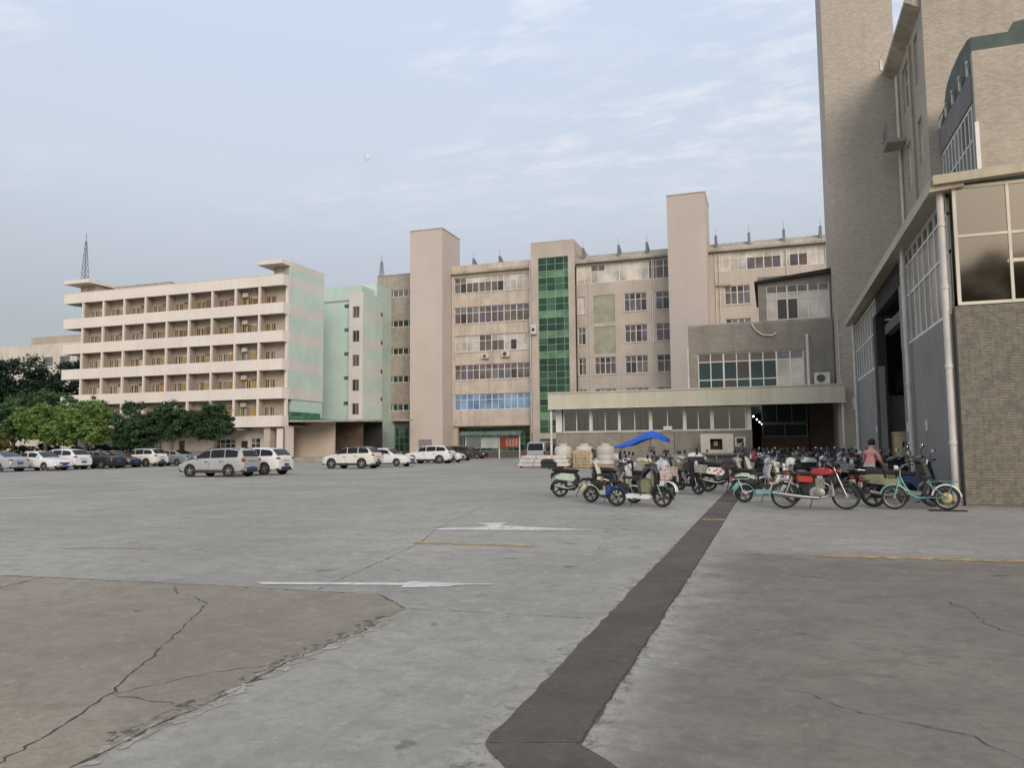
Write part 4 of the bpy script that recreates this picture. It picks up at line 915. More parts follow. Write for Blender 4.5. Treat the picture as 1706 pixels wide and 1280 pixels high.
m_tail = mat('red_tail_lens', (.30, .02, .015), .2, .1, 5, 0, obj=True, spec=.6)
g_lens = mat('clear_lamp_lens', (.55, .56, .57), .12, .1, 5, 0, obj=True, spec=.7)
m_plate = mat('blue_number_plate', (.03, .08, .34), .4, .1, 5, 0, obj=True)
def paint(n, c, coat=.7, rough=.35, metal=0): return mat(n, c, rough, .04, 2, 0, coat=coat, metal=metal, obj=True, dirt=.05)
p_white = paint('white_car_paint', (.70, .70, .68)); p_pearl = paint('pearl_car_paint', (.66, .645, .58)); p_silver = paint('silver_car_paint', (.44, .44, .425), .6, .35, .25)
p_black = paint('black_car_paint', (.018, .019, .023)); p_navy = paint('navy_car_paint', (.02, .026, .035)); p_grey = paint('blue_grey_car_paint', (.22, .25, .26), .6, .35, .2); p_lsil = paint('pale_silver_car_paint', (.40, .415, .43), .6, .35, .2); p_maroon = paint('dark_maroon_car_paint', (.05, .022, .022))
m_clad = mat('grey_car_cladding', (.045, .045, .046), .6, .1, 3, .03, obj=True)
AWAY = PI; TO = 0.
car('parked_car', 'silver estate car with grey wheel arch cladding and roof rails, nearest in the yard', -29.5, 35.6, AWAY, p_silver, 'mpv', m_clad, rails=True)
car('parked_car', 'white crossover parked right behind the silver estate car', -29.2, 38.4, AWAY, p_white, 'suv', m_clad, sc=(.94, .96, .97))
car('parked_car', 'cream white crossover with black roof, alone in the middle of the yard', -29.75, 50.5, AWAY, p_pearl, 'suv', m_clad, roofm=p_black, rails=True, sc=(.95, .97, 1.0))
car('parked_car', 'white saloon facing right beside the black roofed crossover', -29.6, 55.6, TO, p_white, 'sedan')
car('parked_car', 'white sport utility car below the left plain shaft with red tail lights', -30.6, 66.0, AWAY, p_white, 'suv', m_clad, sc=(1.05, 1.02, 1.02))
car('parked_car', 'white saloon nose poking out behind the white sport utility car', -31.2, 70.4, TO, p_white, 'sedan', sc=(.95, 1, 1.05))
car('parked_car', 'black boxy sport utility car behind the white cars near the notice board', -34.0, 79.5, AWAY, p_black, 'suv', m_clad)
car('parked_car', 'dark maroon saloon standing before the notice board', -36.6, 91.0, TO, p_maroon, 'sedan')
car('parked_car', 'silver saloon at the left edge of the picture, tail to the right', -55.0, 42.0, AWAY, p_lsil, 'sedan')
car('parked_car', 'white saloon facing right between silver saloon and white sport utility car', -53.4, 44.3, TO, p_white, 'sedan', sc=(1.04, 1.02, 1.0))
car('parked_car', 'white sport utility car third in the far left row, tail to the right', -54.6, 47.1, AWAY, p_white, 'suv', sc=(1.05, 1.04, 1.0))
car('parked_car', 'black saloon with red tail light in the far left row', -53.6, 49.7, AWAY, p_black, 'sedan')
car('parked_car', 'dark navy saloon behind the black saloon, nose to the right', -54.4, 52.3, TO, p_navy, 'sedan')
car('parked_car', 'cream white sport utility car under the dark tree, last white one of the left row', -54.0, 54.9, AWAY, p_pearl, 'suv', m_clad, rails=True)
car('parked_car', 'blue grey saloon below the rightmost dark tree trunk', -53.6, 58.2, AWAY, p_grey, 'sedan')
car('parked_van', 'silver minivan seen from behind at the corner of the workshop', -17.0, 58.0, PI/2, p_lsil, 'van', None, group=None)
# ------------------------------------------------------------------ two-wheelers
m_seat = mat('black_seat_vinyl', (.025, .024, .024), .55, .2, 6, .1, obj=True)
m_drim = mat('dark_scooter_rim', (.055, .055, .057), .5, .2, 5, .03, metal=.3, obj=True); m_mrim = mat('dull_motorcycle_rim', (.26, .25, .235), .45, .2, 5, .03, metal=.6, obj=True)
m_mirror = mat('mirror_glass', (.70, .73, .78), .08, .02, 3, 0, metal=1, obj=True)
def bp(n, c, rough=.35): return mat(n, c, rough, .1, 4, .02, coat=.4, obj=True, dirt=.12)
k_cream = bp('cream_scooter_plastic', (.60, .58, .46)); k_white = bp('white_scooter_plastic', (.66, .65, .62)); k_blk = bp('black_scooter_plastic', (.02, .02, .023)); k_olive = bp('olive_scooter_plastic', (.20, .20, .125))
k_mint = bp('pale_green_scooter_plastic', (.40, .50, .40)); k_blue = bp('bright_blue_plastic', (.025, .075, .42)); k_grn = bp('dark_green_plastic', (.012, .055, .035)); k_teal = bp('turquoise_paint', (.20, .43, .39)); k_tealb = bp('teal_bicycle_paint', (.13, .33, .34))
k_red = bp('red_tank_paint', (.30, .016, .025)); k_redo = bp('orange_red_plastic', (.36, .035, .022)); k_grey = bp('grey_scooter_plastic', (.22, .22, .225)); k_navy = bp('navy_scooter_plastic', (.022, .032, .075)); k_maroon = bp('maroon_scooter_plastic', (.14, .022, .035)); k_tan = bp('tan_scooter_plastic', (.42, .33, .19)); k_silver = bp('silver_scooter_plastic', (.46, .47, .48))
m_yplate = mat('pale_yellow_plate', (.50, .46, .30), .5, .1, 4, 0, obj=True)
def moto_wheel(t, x, r, w, rim=None, spokes=0, name='wheel', hub=.05, steer=None):
    ty = MB().lathe([(r-.055, -w*.5), (r-.018, -w*.5), (r, -w*.2), (r, w*.2), (r-.018, w*.5), (r-.055, w*.5)], (x, 0, r), n=28)
    if not spokes: ty.lathe([(r*.3, -w*.28), (r*.78, -w*.2), (r*.78, w*.2), (r*.3, w*.28)], (x, 0, r), n=20) if False else None
    o = MB(); o.v = ty.v; o.f = ty.f[:-2]       # open ring
    inner = MB().lathe([(r-.055, -w*.5), (r-.055, w*.5)], (x, 0, r), n=28); o.add(inner.v, inner.f[:-2])
    wo_ = o.build(name, m_rubber, t, 50)
    rb = MB(); rg = MB().lathe([(r-.066, -w*.32), (r-.052, -w*.42), (r-.052, w*.42), (r-.066, w*.32), (r-.07, 0)], (x, 0, r), n=28); rb.add(rg.v, rg.f[:-2])
    rb.lathe([(hub, -.06), (hub, .06)], (x, 0, r), n=14)
    if spokes:
        for k in range(spokes):
            a = 2*PI*k/spokes; b = a+(.35 if k % 2 else -.35); sy = .04 if k % 2 else -.04
            rb.tube([(x+hub*math.cos(b), sy, r+hub*math.sin(b)), (x+(r-.07)*math.cos(a), 0, r+(r-.07)*math.sin(a))], .0045, 4)
    else:
        for k in range(5):
            a = 2*PI*k/5; rb.prism([(x+hub*.8*math.cos(a+.7), 0, r+hub*.8*math.sin(a+.7)), (x+(r-.07)*math.cos(a+.12), 0, r+(r-.07)*math.sin(a+.12)), (x+(r-.07)*math.cos(a-.12), 0, r+(r-.07)*math.sin(a-.12)), (x+hub*.8*math.cos(a-.7), 0, r+hub*.8*math.sin(a-.7))], (0, -.022, 0), (0, .022, 0))
    rb.build('rim', rim or m_steel, wo_, 40)
    return wo_
def mirrors(t, x, z, spread=.28, up=.2, r=.055, shape=1):
    for s in (-1, 1):
        st = MB().tube([(x, s*spread*.7, z), (x-.02, s*spread*.85, z+up*.6), (x-.03, s*(spread+.04), z+up)], .008, 6)
        st.lathe([(r*.6, -.02), (r*1.05, -.005), (r*1.05, .012), (r*.5, .03)], (x-.03, s*(spread+.06), z+up+.03), 'x', 14)
        o = st.build('mirror', m_black, t, 50)
        MB().lathe([(r*.92, 0), (r*.92, -.004)], (x-.037-.012, s*(spread+.06), z+up+.03), 'x', 14).build('mirror_glass', m_mirror, o)
def box_on(t, x, z, m, lidm, s=1., name='top_box'):
    b = MB().slab([(x-.2*s, z), (x-.22*s, z+.14*s), (x+.22*s, z+.14*s), (x+.2*s, z)], .2*s, .9, .8).build(name, m, t, 40)
    MB().slab([(x-.23*s, z+.142*s), (x-.2*s, z+.24*s), (x-.05*s, z+.275*s), (x+.12*s, z+.26*s), (x+.23*s, z+.142*s)], .21*s, .88, .75).build('box_lid', lidm, b, 50)
def scooter(name, c1, c2, c3, seat=m_seat, r=.225, top=None, basket=None, cover=None, flowers=False, fend=None, rear=None, panel=None, rack=True, floor=None, shield=None):
    t = empty(name)
    moto_wheel(t, -.60, r, .10, m_drim); moto_wheel(t, .64, r, .095, m_drim)
    MB().slab([(-.82, .57), (-.86, .66), (-.70, .72), (-.12, .70), (-.04, .58), (-.02, .34), (-.14, .28), (-.24, .38), (-.40, .48), (-.62, .53)], .135, .86).build('rear_body', c1, t, 40)
    if panel: 
        pn = MB().slab([(-.76, .50), (-.78, .60), (-.55, .685), (-.18, .66), (-.12, .52), (-.2, .42), (-.45, .46)], .165, .86).build('side_panel', panel, t, 45)
        if flowers:
            for s in (-1, 1):
                for (fx, fz) in ((-.56, .6), (-.42, .565), (-.36, .60), (-.26, .55), (-.2, .6), (-.32, .5)):
                    MB().lathe([(.028, 0), (.03, .004), (.012, .006)], (fx, s*.166-(.006 if s < 0 else 0), fz), 'y', 7).build('flower_decal', m_flow, pn)
    MB().slab([(-.80, .715), (-.83, .785), (-.62, .83), (-.45, .80), (-.12, .79), (-.04, .74), (-.1, .70)], .135, .85).build('seat', seat, t, 45)
    MB().slab([(-.08, .25), (-.08, .33), (.44, .33), (.52, .38), (.50, .27), (.40, .23)], .15, .92, .8).build('floorboard', floor or c1, t, 40)
    MB().slab([(.40, .30), (.50, .30), (.60, .58), (.52, .86), (.44, 1.0), (.37, 1.0), (.42, .80), (.49, .58)], .17, .8, .55).build('leg_shield', shield or c2, t, 40)
    MB().slab([(.30, .97), (.32, 1.05), (.44, 1.10), (.55, 1.02), (.52, .92), (.42, .90)], .15, .72, .5).build('handlebar_cowl', c2, t, 45)
    MB().lathe([(.02, -.03), (.075, -.01), (.08, .04), (.04, .06)], (.52, 0, .96), 'x', 14).build('headlight', g_lens, t, 50)
    h = MB().tube([(.36, -.36, 1.07), (.40, -.15, 1.04), (.40, .15, 1.04), (.36, .36, 1.07)], .014, 8).build('handlebar', m_chrome, t, 60)
    for s in (-1, 1):
        MB().tube([(.37, s*.24, 1.065), (.355, s*.38, 1.072)], .021, 8).build('grip', m_black, h, 50)
        MB().tube([(.64, s*.085, r), (.55, s*.085, .55)], .02, 8).build('fork_leg', m_steel, t, 60)
    MB().arc(.64, r, r+.045, -5, 150, .075).build('front_fender', fend or c2, t, 50)
    MB().arc(-.60, r, r+.045, 35, 190, .08).build('rear_fender', rear or m_black, t, 50)
    MB().lathe([(.02, -.04), (.06, -.02), (.06, .02)], (-.84, 0, .58), 'x', 12).build('tail_light', m_tail, t, 50)
    MB().tube([(-.15, -.12, .3), (-.35, -.15, .24), (-.48, -.16, .27), (-.74, -.165, .33)], [.018, .02, .042, .038], 10).build('muffler', m_steel, t, 50)
    MB().slab([(-.62, .19), (-.62, .28), (-.2, .34), (-.1, .28), (-.2, .18)], .09, .8, .6).build('drive_case', m_black, t, 40)
    MB().tube([(-.05, -.1, .24), (-.12, -.22, .02)], .011, 6).build('kickstand', m_black, t)
    if rack: MB().tube([(-.55, -.11, .74), (-.92, -.1, .80), (-.92, .1, .80), (-.55, .11, .74)], .011, 6).tube([(-.75, -.1, .78), (-.75, .1, .78)], .009, 5).build('rear_rack', m_chrome if c1 != k_blk else m_black, t, 60)
    mirrors(t, .38, 1.07)
    MB().tube([(.37, -.22, 1.06), (.50, -.14, 1.05), (.54, -.04, .92)], .006, 5).tube([(.37, .22, 1.06), (.51, .14, 1.06), (.55, .04, .9)], .006, 5).build('cables', m_black, t, 60)
    MB().box(-.875, -.862, -.09, .09, .42, .53).build('number_plate', m_yplate, t)
    if top: box_on(t, -.92 if rack else -.9, .81, top[0], top[1])
    if basket:
        MB().slab([(.60, .66), (.56, .90), (.86, .92), (.82, .66)], .17, .9, .85).build('front_basket', basket, t, 45)
    if cover:
        cb = MB(); vv = []; N = 10
        for i, (px_, pz_, hw_) in enumerate(((.60, .98, .22), (.50, 1.10, .30), (.38, 1.13, .36), (.24, 1.02, .38), (.12, .82, .34), (.03, .62, .28), (.05, .45, .22))):
            for k in range(N+1):
                a = -1+2*k/N; vv.append((px_+.03*math.sin(k*2.1+i), hw_*a, pz_-.16*abs(a)**2.2-.02*math.cos(k*2.7+i*1.3)))
        for i in range(7):
            for k in range(N+1): p = vv[i*(N+1)+k]; vv.append((p[0]-.02, p[1]*.97, p[2]-.025))
        q = 7*(N+1); ff = []
        for i in range(6):
            for k in range(N): a = i*(N+1)+k; ff += [(a, a+1, a+N+2, a+N+1), (q+a, q+a+N+1, q+a+N+2, q+a+1)]
        for i in range(6):
            for k in (0, N): a = i*(N+1)+k; ff.append((a, a+N+1, q+a+N+1, q+a))
        for k in range(N):
            ff.append((k, k+1, q+k+1, q+k)); a = 6*(N+1)+k; ff.append((a, a+1, q+a+1, q+a))
        MB().add(vv, ff).build('leg_cover', cover, t, 70)
    return t
def ebike(name, c1, c2, cf, cr, cs, cover=None, basket=None, r=.21, bag=None):
    t = empty(name)
    if bag: MB().slab([(.02, .34), (-.02, .60), (.10, .72), (.30, .70), (.34, .50), (.30, .33)], .15, .8, .6).build('hanging_bag', bag, t, 50)
    moto_wheel(t, -.56, r, .11, m_drim); moto_wheel(t, .60, r, .105, m_drim)
    MB().lathe([(.03, -.06), (.085, -.04), (.085, .04), (.03, .06)], (-.56, 0, r), n=16).build('hub_motor', m_steel, t, 40)
    MB().slab([(-.30, .20), (-.33, .29), (-.26, .33), (.28, .31), (.36, .27), (.30, .19)], .12, .9, .75).build('deck', c1, t, 40)
    MB().slab([(-.24, .30), (-.26, .56), (-.40, .61), (-.62, .59), (-.50, .46), (-.36, .30)], .075, .8).build('seat_support', m_black, t, 45)
    MB().tube([(-.30, 0, .34), (-.24, 0, .70)], .02, 8).build('seat_post', m_chrome, t, 60)
    MB().slab([(-.40, .69), (-.42, .735), (-.30, .765), (-.12, .75), (-.04, .715), (-.14, .685)], .11, .8, .55).build('seat', m_seat, t, 45)
    MB().slab([(-.80, .585), (-.82, .635), (-.62, .655), (-.44, .64), (-.44, .60)], .10, .85).build('rear_seat', m_seat, t, 45)
    fr = MB()
    for s in (-1, 1): fr.tube([(-.36, s*.05, .30), (-.56, s*.075, r)], .016, 6).tube([(-.44, s*.07, .59), (-.80, s*.08, .585), (-.84, s*.05, .55)], .013, 6).tube([(-.70, s*.085, .58), (-.57, s*.08, r+.02)], .011, 6)
    fr.build('frame', cs, t, 60)
    MB().slab([(.30, .27), (.37, .26), (.50, .50), (.52, .66), (.44, .97), (.38, .98), (.42, .66), (.40, .50)], .085, .75, .5).build('front_column', c2, t, 45)
    MB().slab([(.44, .52), (.53, .58), (.52, .84), (.46, .90)], .15, .7, .4).build('leg_shield', c2, t, 45)
    h = MB().tube([(.28, -.33, 1.04), (.36, -.16, 1.02), (.40, 0, .98), (.36, .16, 1.02), (.28, .33, 1.04)], .013, 8).build('handlebar', m_black, t, 60)
    for s in (-1, 1):
        MB().tube([(.30, s*.24, 1.04), (.255, s*.36, 1.045)], .019, 8).build('grip', m_black, h, 50)
        MB().tube([(.60, s*.07, r), (.48, s*.065, .56)], .018, 8).build('fork_leg', m_steel, t, 60)
    MB().lathe([(.03, -.05), (.075, -.02), (.08, .03), (.05, .045)], (.49, 0, .95), 'x', 14).build('headlight', g_lens, t, 50)
    MB().arc(.60, r, r+.05, -12, 165, .085).build('front_fender', cf, t, 50); MB().arc(-.56, r, r+.055, 5, 190, .085).build('rear_fender', cr, t, 50)
    MB().slab([(-.80, .24), (-.86, .36), (-.72, .52), (-.60, .50), (-.66, .40)], .05, .8).build('mudflap', cr, t, 45)
    MB().lathe([(.02, -.03), (.045, -.015), (.045, .02)], (-.85, 0, .58), 'x', 12).build('tail_light', m_tail, t, 50)
    MB().tube([(-.1, -.1, .21), (-.16, -.2, .01)], .01, 6).build('kickstand', m_black, t)
    MB().tube([(-.05, -.12, .2), (-.05, -.2, .2)], .012, 6).box(-.1, 0, -.26, -.2, .185, .215).build('pedal', m_black, t)
    mirrors(t, .33, 1.03, .24, .18, .05)
    MB().tube([(.30, -.22, 1.04), (.46, -.12, 1.03), (.50, -.02, .88)], .006, 5).tube([(.30, .22, 1.04), (.47, .12, 1.04), (.5, .02, .86)], .006, 5).build('cables', m_black, t, 60)
    MB().box(-.885, -.872, -.08, .08, .40, .50).build('number_plate', m_yplate, t)
    if basket: MB().slab([(.58, .66), (.55, .88), (.62, .93), (.80, .90), (.84, .72), (.78, .64)], .17, .85, .7).build('front_basket', basket, t, 45)
    if cover:
        vv = []; N = 10
        for i, (px_, pz_, hw_) in enumerate(((.52, .98, .16), (.44, 1.07, .24), (.32, 1.08, .30), (.18, .95, .30), (.10, .78, .26), (.06, .60, .2), (.12, .44, .15))):
            for k in range(N+1): a = -1+2*k/N; vv.append((px_+.025*math.sin(k*2.1+i), hw_*a, pz_-.13*abs(a)**2.2-.02*math.cos(k*2.7+i*1.3)))
        n0 = len(vv); vv += [(p[0]-.02, p[1]*.97, p[2]-.025) for p in vv]; ff = []
        for i in range(6):
            for k in range(N): a = i*(N+1)+k; ff += [(a, a+1, a+N+2, a+N+1), (n0+a, n0+a+N+1, n0+a+N+2, n0+a+1)]
            for k in (0, N): a = i*(N+1)+k; ff.append((a, a+N+1, n0+a+N+1, n0+a))
        for k in range(N):
            ff.append((k, k+1, n0+k+1, n0+k)); a = 6*(N+1)+k; ff.append((a, a+1, n0+a+1, n0+a))
        MB().add(vv, ff).build('leg_cover', cover, t, 70)
    return t
m_flow = mat('red_flower_print', (.42, .05, .04), .6)
m_quilt = mat('grey_white_quilt', (.50, .50, .49), .9, .3, 5, .3, obj=True)
m_quiltd = mat('dark_quilt', (.07, .075, .08), .9, .3, 5, .3, obj=True)
m_floral = mat('floral_cloth', (.46, .36, .34), .9, .55, 18, .2, obj=True)
m_wick = mat('wire_basket', (.30, .29, .25), .6, .3, 20, .3, obj=True)
def motorcycle(name, tank, side, dusty=True):
    t = empty(name); r = .305
    moto_wheel(t, -.65, r, .085, m_mrim, 28, hub=.07); moto_wheel(t, .66, r, .075, m_mrim, 28, hub=.06)
    MB().slab([(-.10, .77), (-.11, .83), (-.02, .90), (.14, .935), (.32, .935), (.43, .89), (.46, .82), (.42, .77), (.2, .755)], .125, .72, .55).build('fuel_tank', tank, t, 50)
    MB().slab([(-.30, .34), (-.34, .58), (-.1, .62), (.0, .5), (-.06, .34)], .07, .85).build('air_box', m_black, t, 40)
    MB().slab([(.24, .62), (.22, .74), (.40, .74), (.44, .66), (.36, .6)], .06, .85).build('engine_hanger', m_black, t, 40)
    MB().tube([(.34, .2, 1.07), (.46, .16, 1.0), (.44, .08, .82), (.62, .09, .4)], .006, 5).tube([(.34, -.2, 1.07), (.47, -.15, 1.0), (.36, -.08, .84), (.1, -.1, .6)], .006, 5).build('cables', m_black, t, 60)
    MB().box(-.94, -.925, -.11, .11, .48, .60).build('number_plate', m_yplate, t)
    MB().slab([(-.74, .80), (-.76, .86), (-.50, .885), (-.3, .855), (-.05, .85), (-.02, .79), (-.3, .77)], .125, .88).build('seat', m_seat, t, 45)
    MB().slab([(-.36, .60), (-.42, .72), (-.30, .765), (-.06, .75), (.0, .66), (-.05, .58)], .15, .8, .7).build('side_cover', side, t, 45)
    fr = MB()
    for s in (-1, 1):
        fr.tube([(.42, s*.04, .86), (.30, s*.06, .55), (.22, s*.09, .30), (-.2, s*.1, .28), (-.28, s*.1, .45), (-.05, s*.08, .76)], .016, 6)
        fr.tube([(-.28, s*.1, .40), (-.65, s*.1, .305)], .018, 6)
    fr.tube([(.42, 0, .86), (-.1, 0, .78), (-.8, 0, .80)], .02, 6).build('frame', m_black, t, 50)
    en = MB().lathe([(.13, -.12), (.15, -.1), (.15, .1), (.13, .12)], (.02, 0, .36), n=18).build('crankcase', m_steel, t, 40)
    MB().lathe([(.105, -.15), (.12, -.14), (.12, .14), (.105, .15)], (.10, 0, .36), n=18).build('engine_cover', mat('dull_green_alloy', (.24, .27, .22), .45, .2, 5, .05, metal=.5, obj=True), en, 40)
    fb_ = MB()
    for k in range(9): z = .46+.028*k; fb_.box(.02, .22, -.095, .095, z, z+.016)
    fb_.box(.06, .18, -.06, .06, .42, .76).build('cylinder_fins', m_steel, en)
    MB().box(-.16, .0, -.09, .09, .45, .6).build('carburettor', m_black, en)
    MB().tube([(.2, -.1, .6), (.32, -.12, .52), (.30, -.14, .30), (.1, -.16, .25), (-.2, -.17, .265), (-.5, -.175, .30), (-.92, -.18, .36)], [.02, .02, .022, .026, .04, .045, .04], 10).build('exhaust_pipe', m_chrome, t, 50)
    for s in (-1, 1):
        MB().tube([(.66, s*.09, r), (.52, s*.09, .66), (.42, s*.085, .95)], [.024, .026, .02], 8).build('fork_leg', m_chrome, t, 60)
        sh = MB().tube([(-.62, s*.13, .36), (-.48, s*.13, .74)], .018, 8)
        for k in range(9): sh.lathe([(.035, 0), (.035, .012)], (-.60+.013*k, s*.13, .42+.031*k), 'z', 10)
        sh.build('rear_shock', m_chrome, t, 50)
        MB().tube([(-.55, s*.2, .8), (-.62, s*.26, .8)], .03, 8).build('indicator', k_redo, t)
        MB().tube([(.5, s*.1, .86), (.52, s*.22, .86)], .03, 8).build('indicator', k_redo, t)
        MB().tube([(.30, s*.07, .30), (.33, s*.24, .34), (.36, s*.26, .56), (.34, s*.07, .66)], .014, 6).build('leg_guard', m_mrim, t, 60); MB().slab([(.30, .30), (.29, .52), (.38, .56), (.41, .34), (.38, .28)], .012, .9, .6, yc=s*.22).build('leg_guard_plate', m_steel, t, 40)
    hb = MB().tube([(.24, -.36, 1.06), (.30, -.30, 1.08), (.40, -.14, .98), (.40, .14, .98), (.30, .30, 1.08), (.24, .36, 1.06)], .013, 8).build('handlebar', m_chrome, t, 60)
    for s in (-1, 1): MB().tube([(.27, s*.32, 1.075), (.22, s*.40, 1.05)], .02, 8).build('grip', m_black, hb, 50)
    hl_ = MB().lathe([(.03, -.12), (.085, -.09), (.1, .0), (.1, .03), (.09, .04)], (.52, 0, .86), 'x', 18).build('headlight', m_black, t, 50)
    MB().lathe([(.085, .0), (.03, .02)], (.561, 0, .86), 'x', 16).build('headlight_lens', g_lens, hl_, 50)
    MB().lathe([(.05, 0), (.05, .05)], (.44, -.06, .98), 'x', 12).lathe([(.05, 0), (.05, .05)], (.44, .06, .98), 'x', 12).build('gauges', m_black, t, 50)
    MB().arc(.66, r, r+.05, 10, 145, .065).build('front_fender', m_black, t, 50); MB().arc(-.65, r, r+.055, 30, 165, .075).build('rear_fender', m_chrome, t, 50)
    MB().lathe([(.03, -.05), (.05, -.03), (.05, .02)], (-.93, 0, .66), 'x', 10).build('tail_light', m_tail, t, 50)
    rk = MB()
    for s in (-1, 1): rk.tube([(-.42, s*.13, .80), (-.55, s*.13, .96), (-.86, s*.12, .97), (-.9, s*.1, .84), (-.6, s*.12, .8)], .011, 6)
    for k in range(4): rk.tube([(-.58-.09*k, -.13, .965), (-.58-.09*k, .13, .965)], .008, 5)
    rk.build('rear_rack', m_chrome, t, 60)
    MB().tube([(-.05, -.12, .28), (-.12, -.26, .02)], .012, 6).build('kickstand', m_black, t)
    MB().tube([(.1, -.1, .27), (.12, -.3, .28)], .014, 6).tube([(.1, .1, .27), (.12, .3, .28)], .014, 6).build('footpegs', m_black, t)
    MB().slab([(-.62, .27), (-.62, .33), (-.1, .40), (-.05, .3), (-.15, .26)], .02, .95, .8, yc=.1).build('chain_case', m_steel, t, 40)
    mirrors(t, .32, 1.06, .27, .17, .06)
    return t
def bicycle(name):
    t = empty(name); r = .275
    moto_wheel(t, -.54, r, .05, m_mrim, 24, hub=.04); moto_wheel(t, .54, r, .045, m_mrim, 24, hub=.03)
    MB().lathe([(.06, -.045), (.115, -.035), (.115, .035), (.06, .045)], (-.54, 0, r), n=20).build('hub_motor', mat('brass_hub', (.42, .33, .12), .45, .2, 5, .0, metal=.5, obj=True), t, 40)
    f = MB()
    f.tube([(.40, 0, .78), (.34, 0, .62), (.22, 0, .36), (.06, 0, .27), (-.08, 0, .27)], .022, 8).tube([(.37, 0, .66), (.24, 0, .44), (.08, 0, .36), (-.06, 0, .36)], .016, 8)
    f.tube([(-.08, 0, .25), (-.20, 0, .72)], .02, 8)
    for s in (-1, 1): f.tube([(-.08, s*.03, .27), (-.54, s*.07, r)], .012, 6).tube([(-.17, s*.02, .60), (-.54, s*.07, r)], .012, 6).tube([(.54, s*.05, r), (.44, s*.05, .62), (.42, 0, .68)], .014, 6)
    f.build('frame', k_tealb, t, 60)
    MB().arc(-.54, r, r+.04, 10, 175, .04).build('rear_fender', k_white, t, 50); MB().arc(.54, r, r+.04, 20, 150, .035).build('front_fender', k_tealb, t, 50)
    rk = MB()
    for s in (-1, 1): rk.tube([(-.12, s*.08, .62), (-.35, s*.08, .645), (-.82, s*.08, .645)], .009, 6).tube([(-.68, s*.08, .645), (-.54, s*.08, r)], .007, 6)
    for k in range(6): rk.tube([(-.35-.09*k, -.08, .645), (-.35-.09*k, .08, .645)], .007, 5)
    rk.build('rear_rack', k_tealb, t, 60)
    MB().slab([(-.24, .70), (-.30, .76), (-.12, .775), (.02, .75), (-.05, .71)], .09, .7, .5).build('saddle', m_seat, t, 50)
    MB().tube([(.20, -.28, 1.02), (.30, -.26, 1.03), (.38, -.10, .93), (.38, .10, .93), (.30, .26, 1.03), (.20, .28, 1.02)], .012, 8).tube([(.40, 0, .76), (.38, 0, .93)], .016, 8).build('handlebar', m_chrome, t, 60)
    for s in (-1, 1): MB().tube([(.24, s*.27, 1.025), (.14, s*.29, 1.01)], .017, 8).build('grip', m_black, t, 50)
    MB().lathe([(.03, -.05), (.06, -.03), (.065, .04), (.06, .05)], (.46, 0, .95), 'x', 14).build('headlight', g_lens, t, 50)
    bk = MB(); 
    for z in (.72, .78, .84, .90): 
        k = (z-.72)/.18; hw_ = .12+.04*k; x0_, x1_ = .47, .70+.05*k
        bk.tube([(x0_, -hw_, z), (x1_, -hw_, z), (x1_, hw_, z), (x0_, hw_, z)], .006, 5, True)
    for i in range(9): y = -.12+.03*i; bk.tube([(.70, y, .72), (.75, y*1.33, .90)], .004, 4).tube([(.47, y, .72), (.47, y*1.33, .9)], .004, 4)
    for i in range(6): x = .5+.04*i; bk.tube([(x, -.12, .72), (x, -.16, .9)], .004, 4).tube([(x, .12, .72), (x, .16, .9)], .004, 4)
    bk.build('front_basket', m_black, t)
    MB().lathe([(.07, -.012), (.07, .012)], (-.08, -.06, .27), n=18).tube([(-.08, -.08, .27), (.04, -.09, .17)], .01, 6).box(.0, .09, -.15, -.08, .155, .18).build('crank', m_black, t, 40)
    MB().tube([(-.5, -.06, .24), (-.44, -.2, .01)], .01, 6).build('kickstand', m_chrome, t)
    MB().slab([(-.12, .30), (-.2, .58), (-.10, .60), (-.02, .32)], .05, .85).build('battery', m_black, t, 40)
    return t
def dup(root):
    def cp(o, p):
        c = o.copy(); C.objects.link(c); c.parent = p
        if p is not None: c.matrix_parent_inverse = o.matrix_parent_inverse.copy()
        for ch in o.children: cp(ch, c)
        return c
    return cp(root, None)
used = set()
def put(root, x, y, deg, label, cat='scooter', lean=4, group='two-wheelers parked before the hall', sc=1):
    o = dup(root) if root.name in used else root
    used.add(root.name)
    tag(o, label, cat, group)
    o.matrix_basis = Matrix.Translation((x, y, .012)) @ Matrix.Rotation(R(deg), 4, 'Z') @ Matrix.Rotation(R(-lean), 4, 'X') @ Matrix.Scale(sc, 4)
    return o
sc_b1 = scooter('scooter', k_blk, k_cream, k_blk, panel=k_mint, top=(k_blk, k_blk), shield=k_cream, floor=k_blk, r=.235)
put(sc_b1, -5.45, 22.5, 8, 'black scooter with pale green side panel and rear box, leftmost of all', lean=3, sc=1.06)
sc_b2 = ebike('scooter', k_mint, k_cream, k_mint, k_cream, k_blk)
put(sc_b2, -4.12, 20.45, -4, 'pale green and white light scooter second from the left', sc=1.02)
sc_b3 = ebike('scooter', k_white, k_blk, k_grn, k_blue, k_blk, cover=m_quiltd, basket=m_floral, r=.235, bag=k_olive)
put(sc_b3, -3.2, 19.28, -3, 'white scooter with blue rear mudguard and floral front basket, nearest of the left cluster', lean=2, sc=1.0)
sc_b4 = scooter('scooter', k_blk, k_white, k_blk, cover=m_quilt, basket=m_floral, r=.23)
put(sc_b4, -3.4, 22.3, -22, 'black scooter with white front and pale quilted leg cover behind the floral basket')
sc_b5 = scooter('scooter', k_blk, k_grey, k_blk, basket=k_olive, top=(k_tan, k_cream), r=.23)
put(sc_b5, -3.55, 27.0, -30, 'black scooter carrying a tan carton, farther back in the left cluster')
put(sc_b4, -5.0, 25.4, -15, 'black scooter half hidden under its white quilt, left of the blue umbrella pole')
sc_nav = scooter('scooter', k_navy, k_navy, k_blk, r=.23)
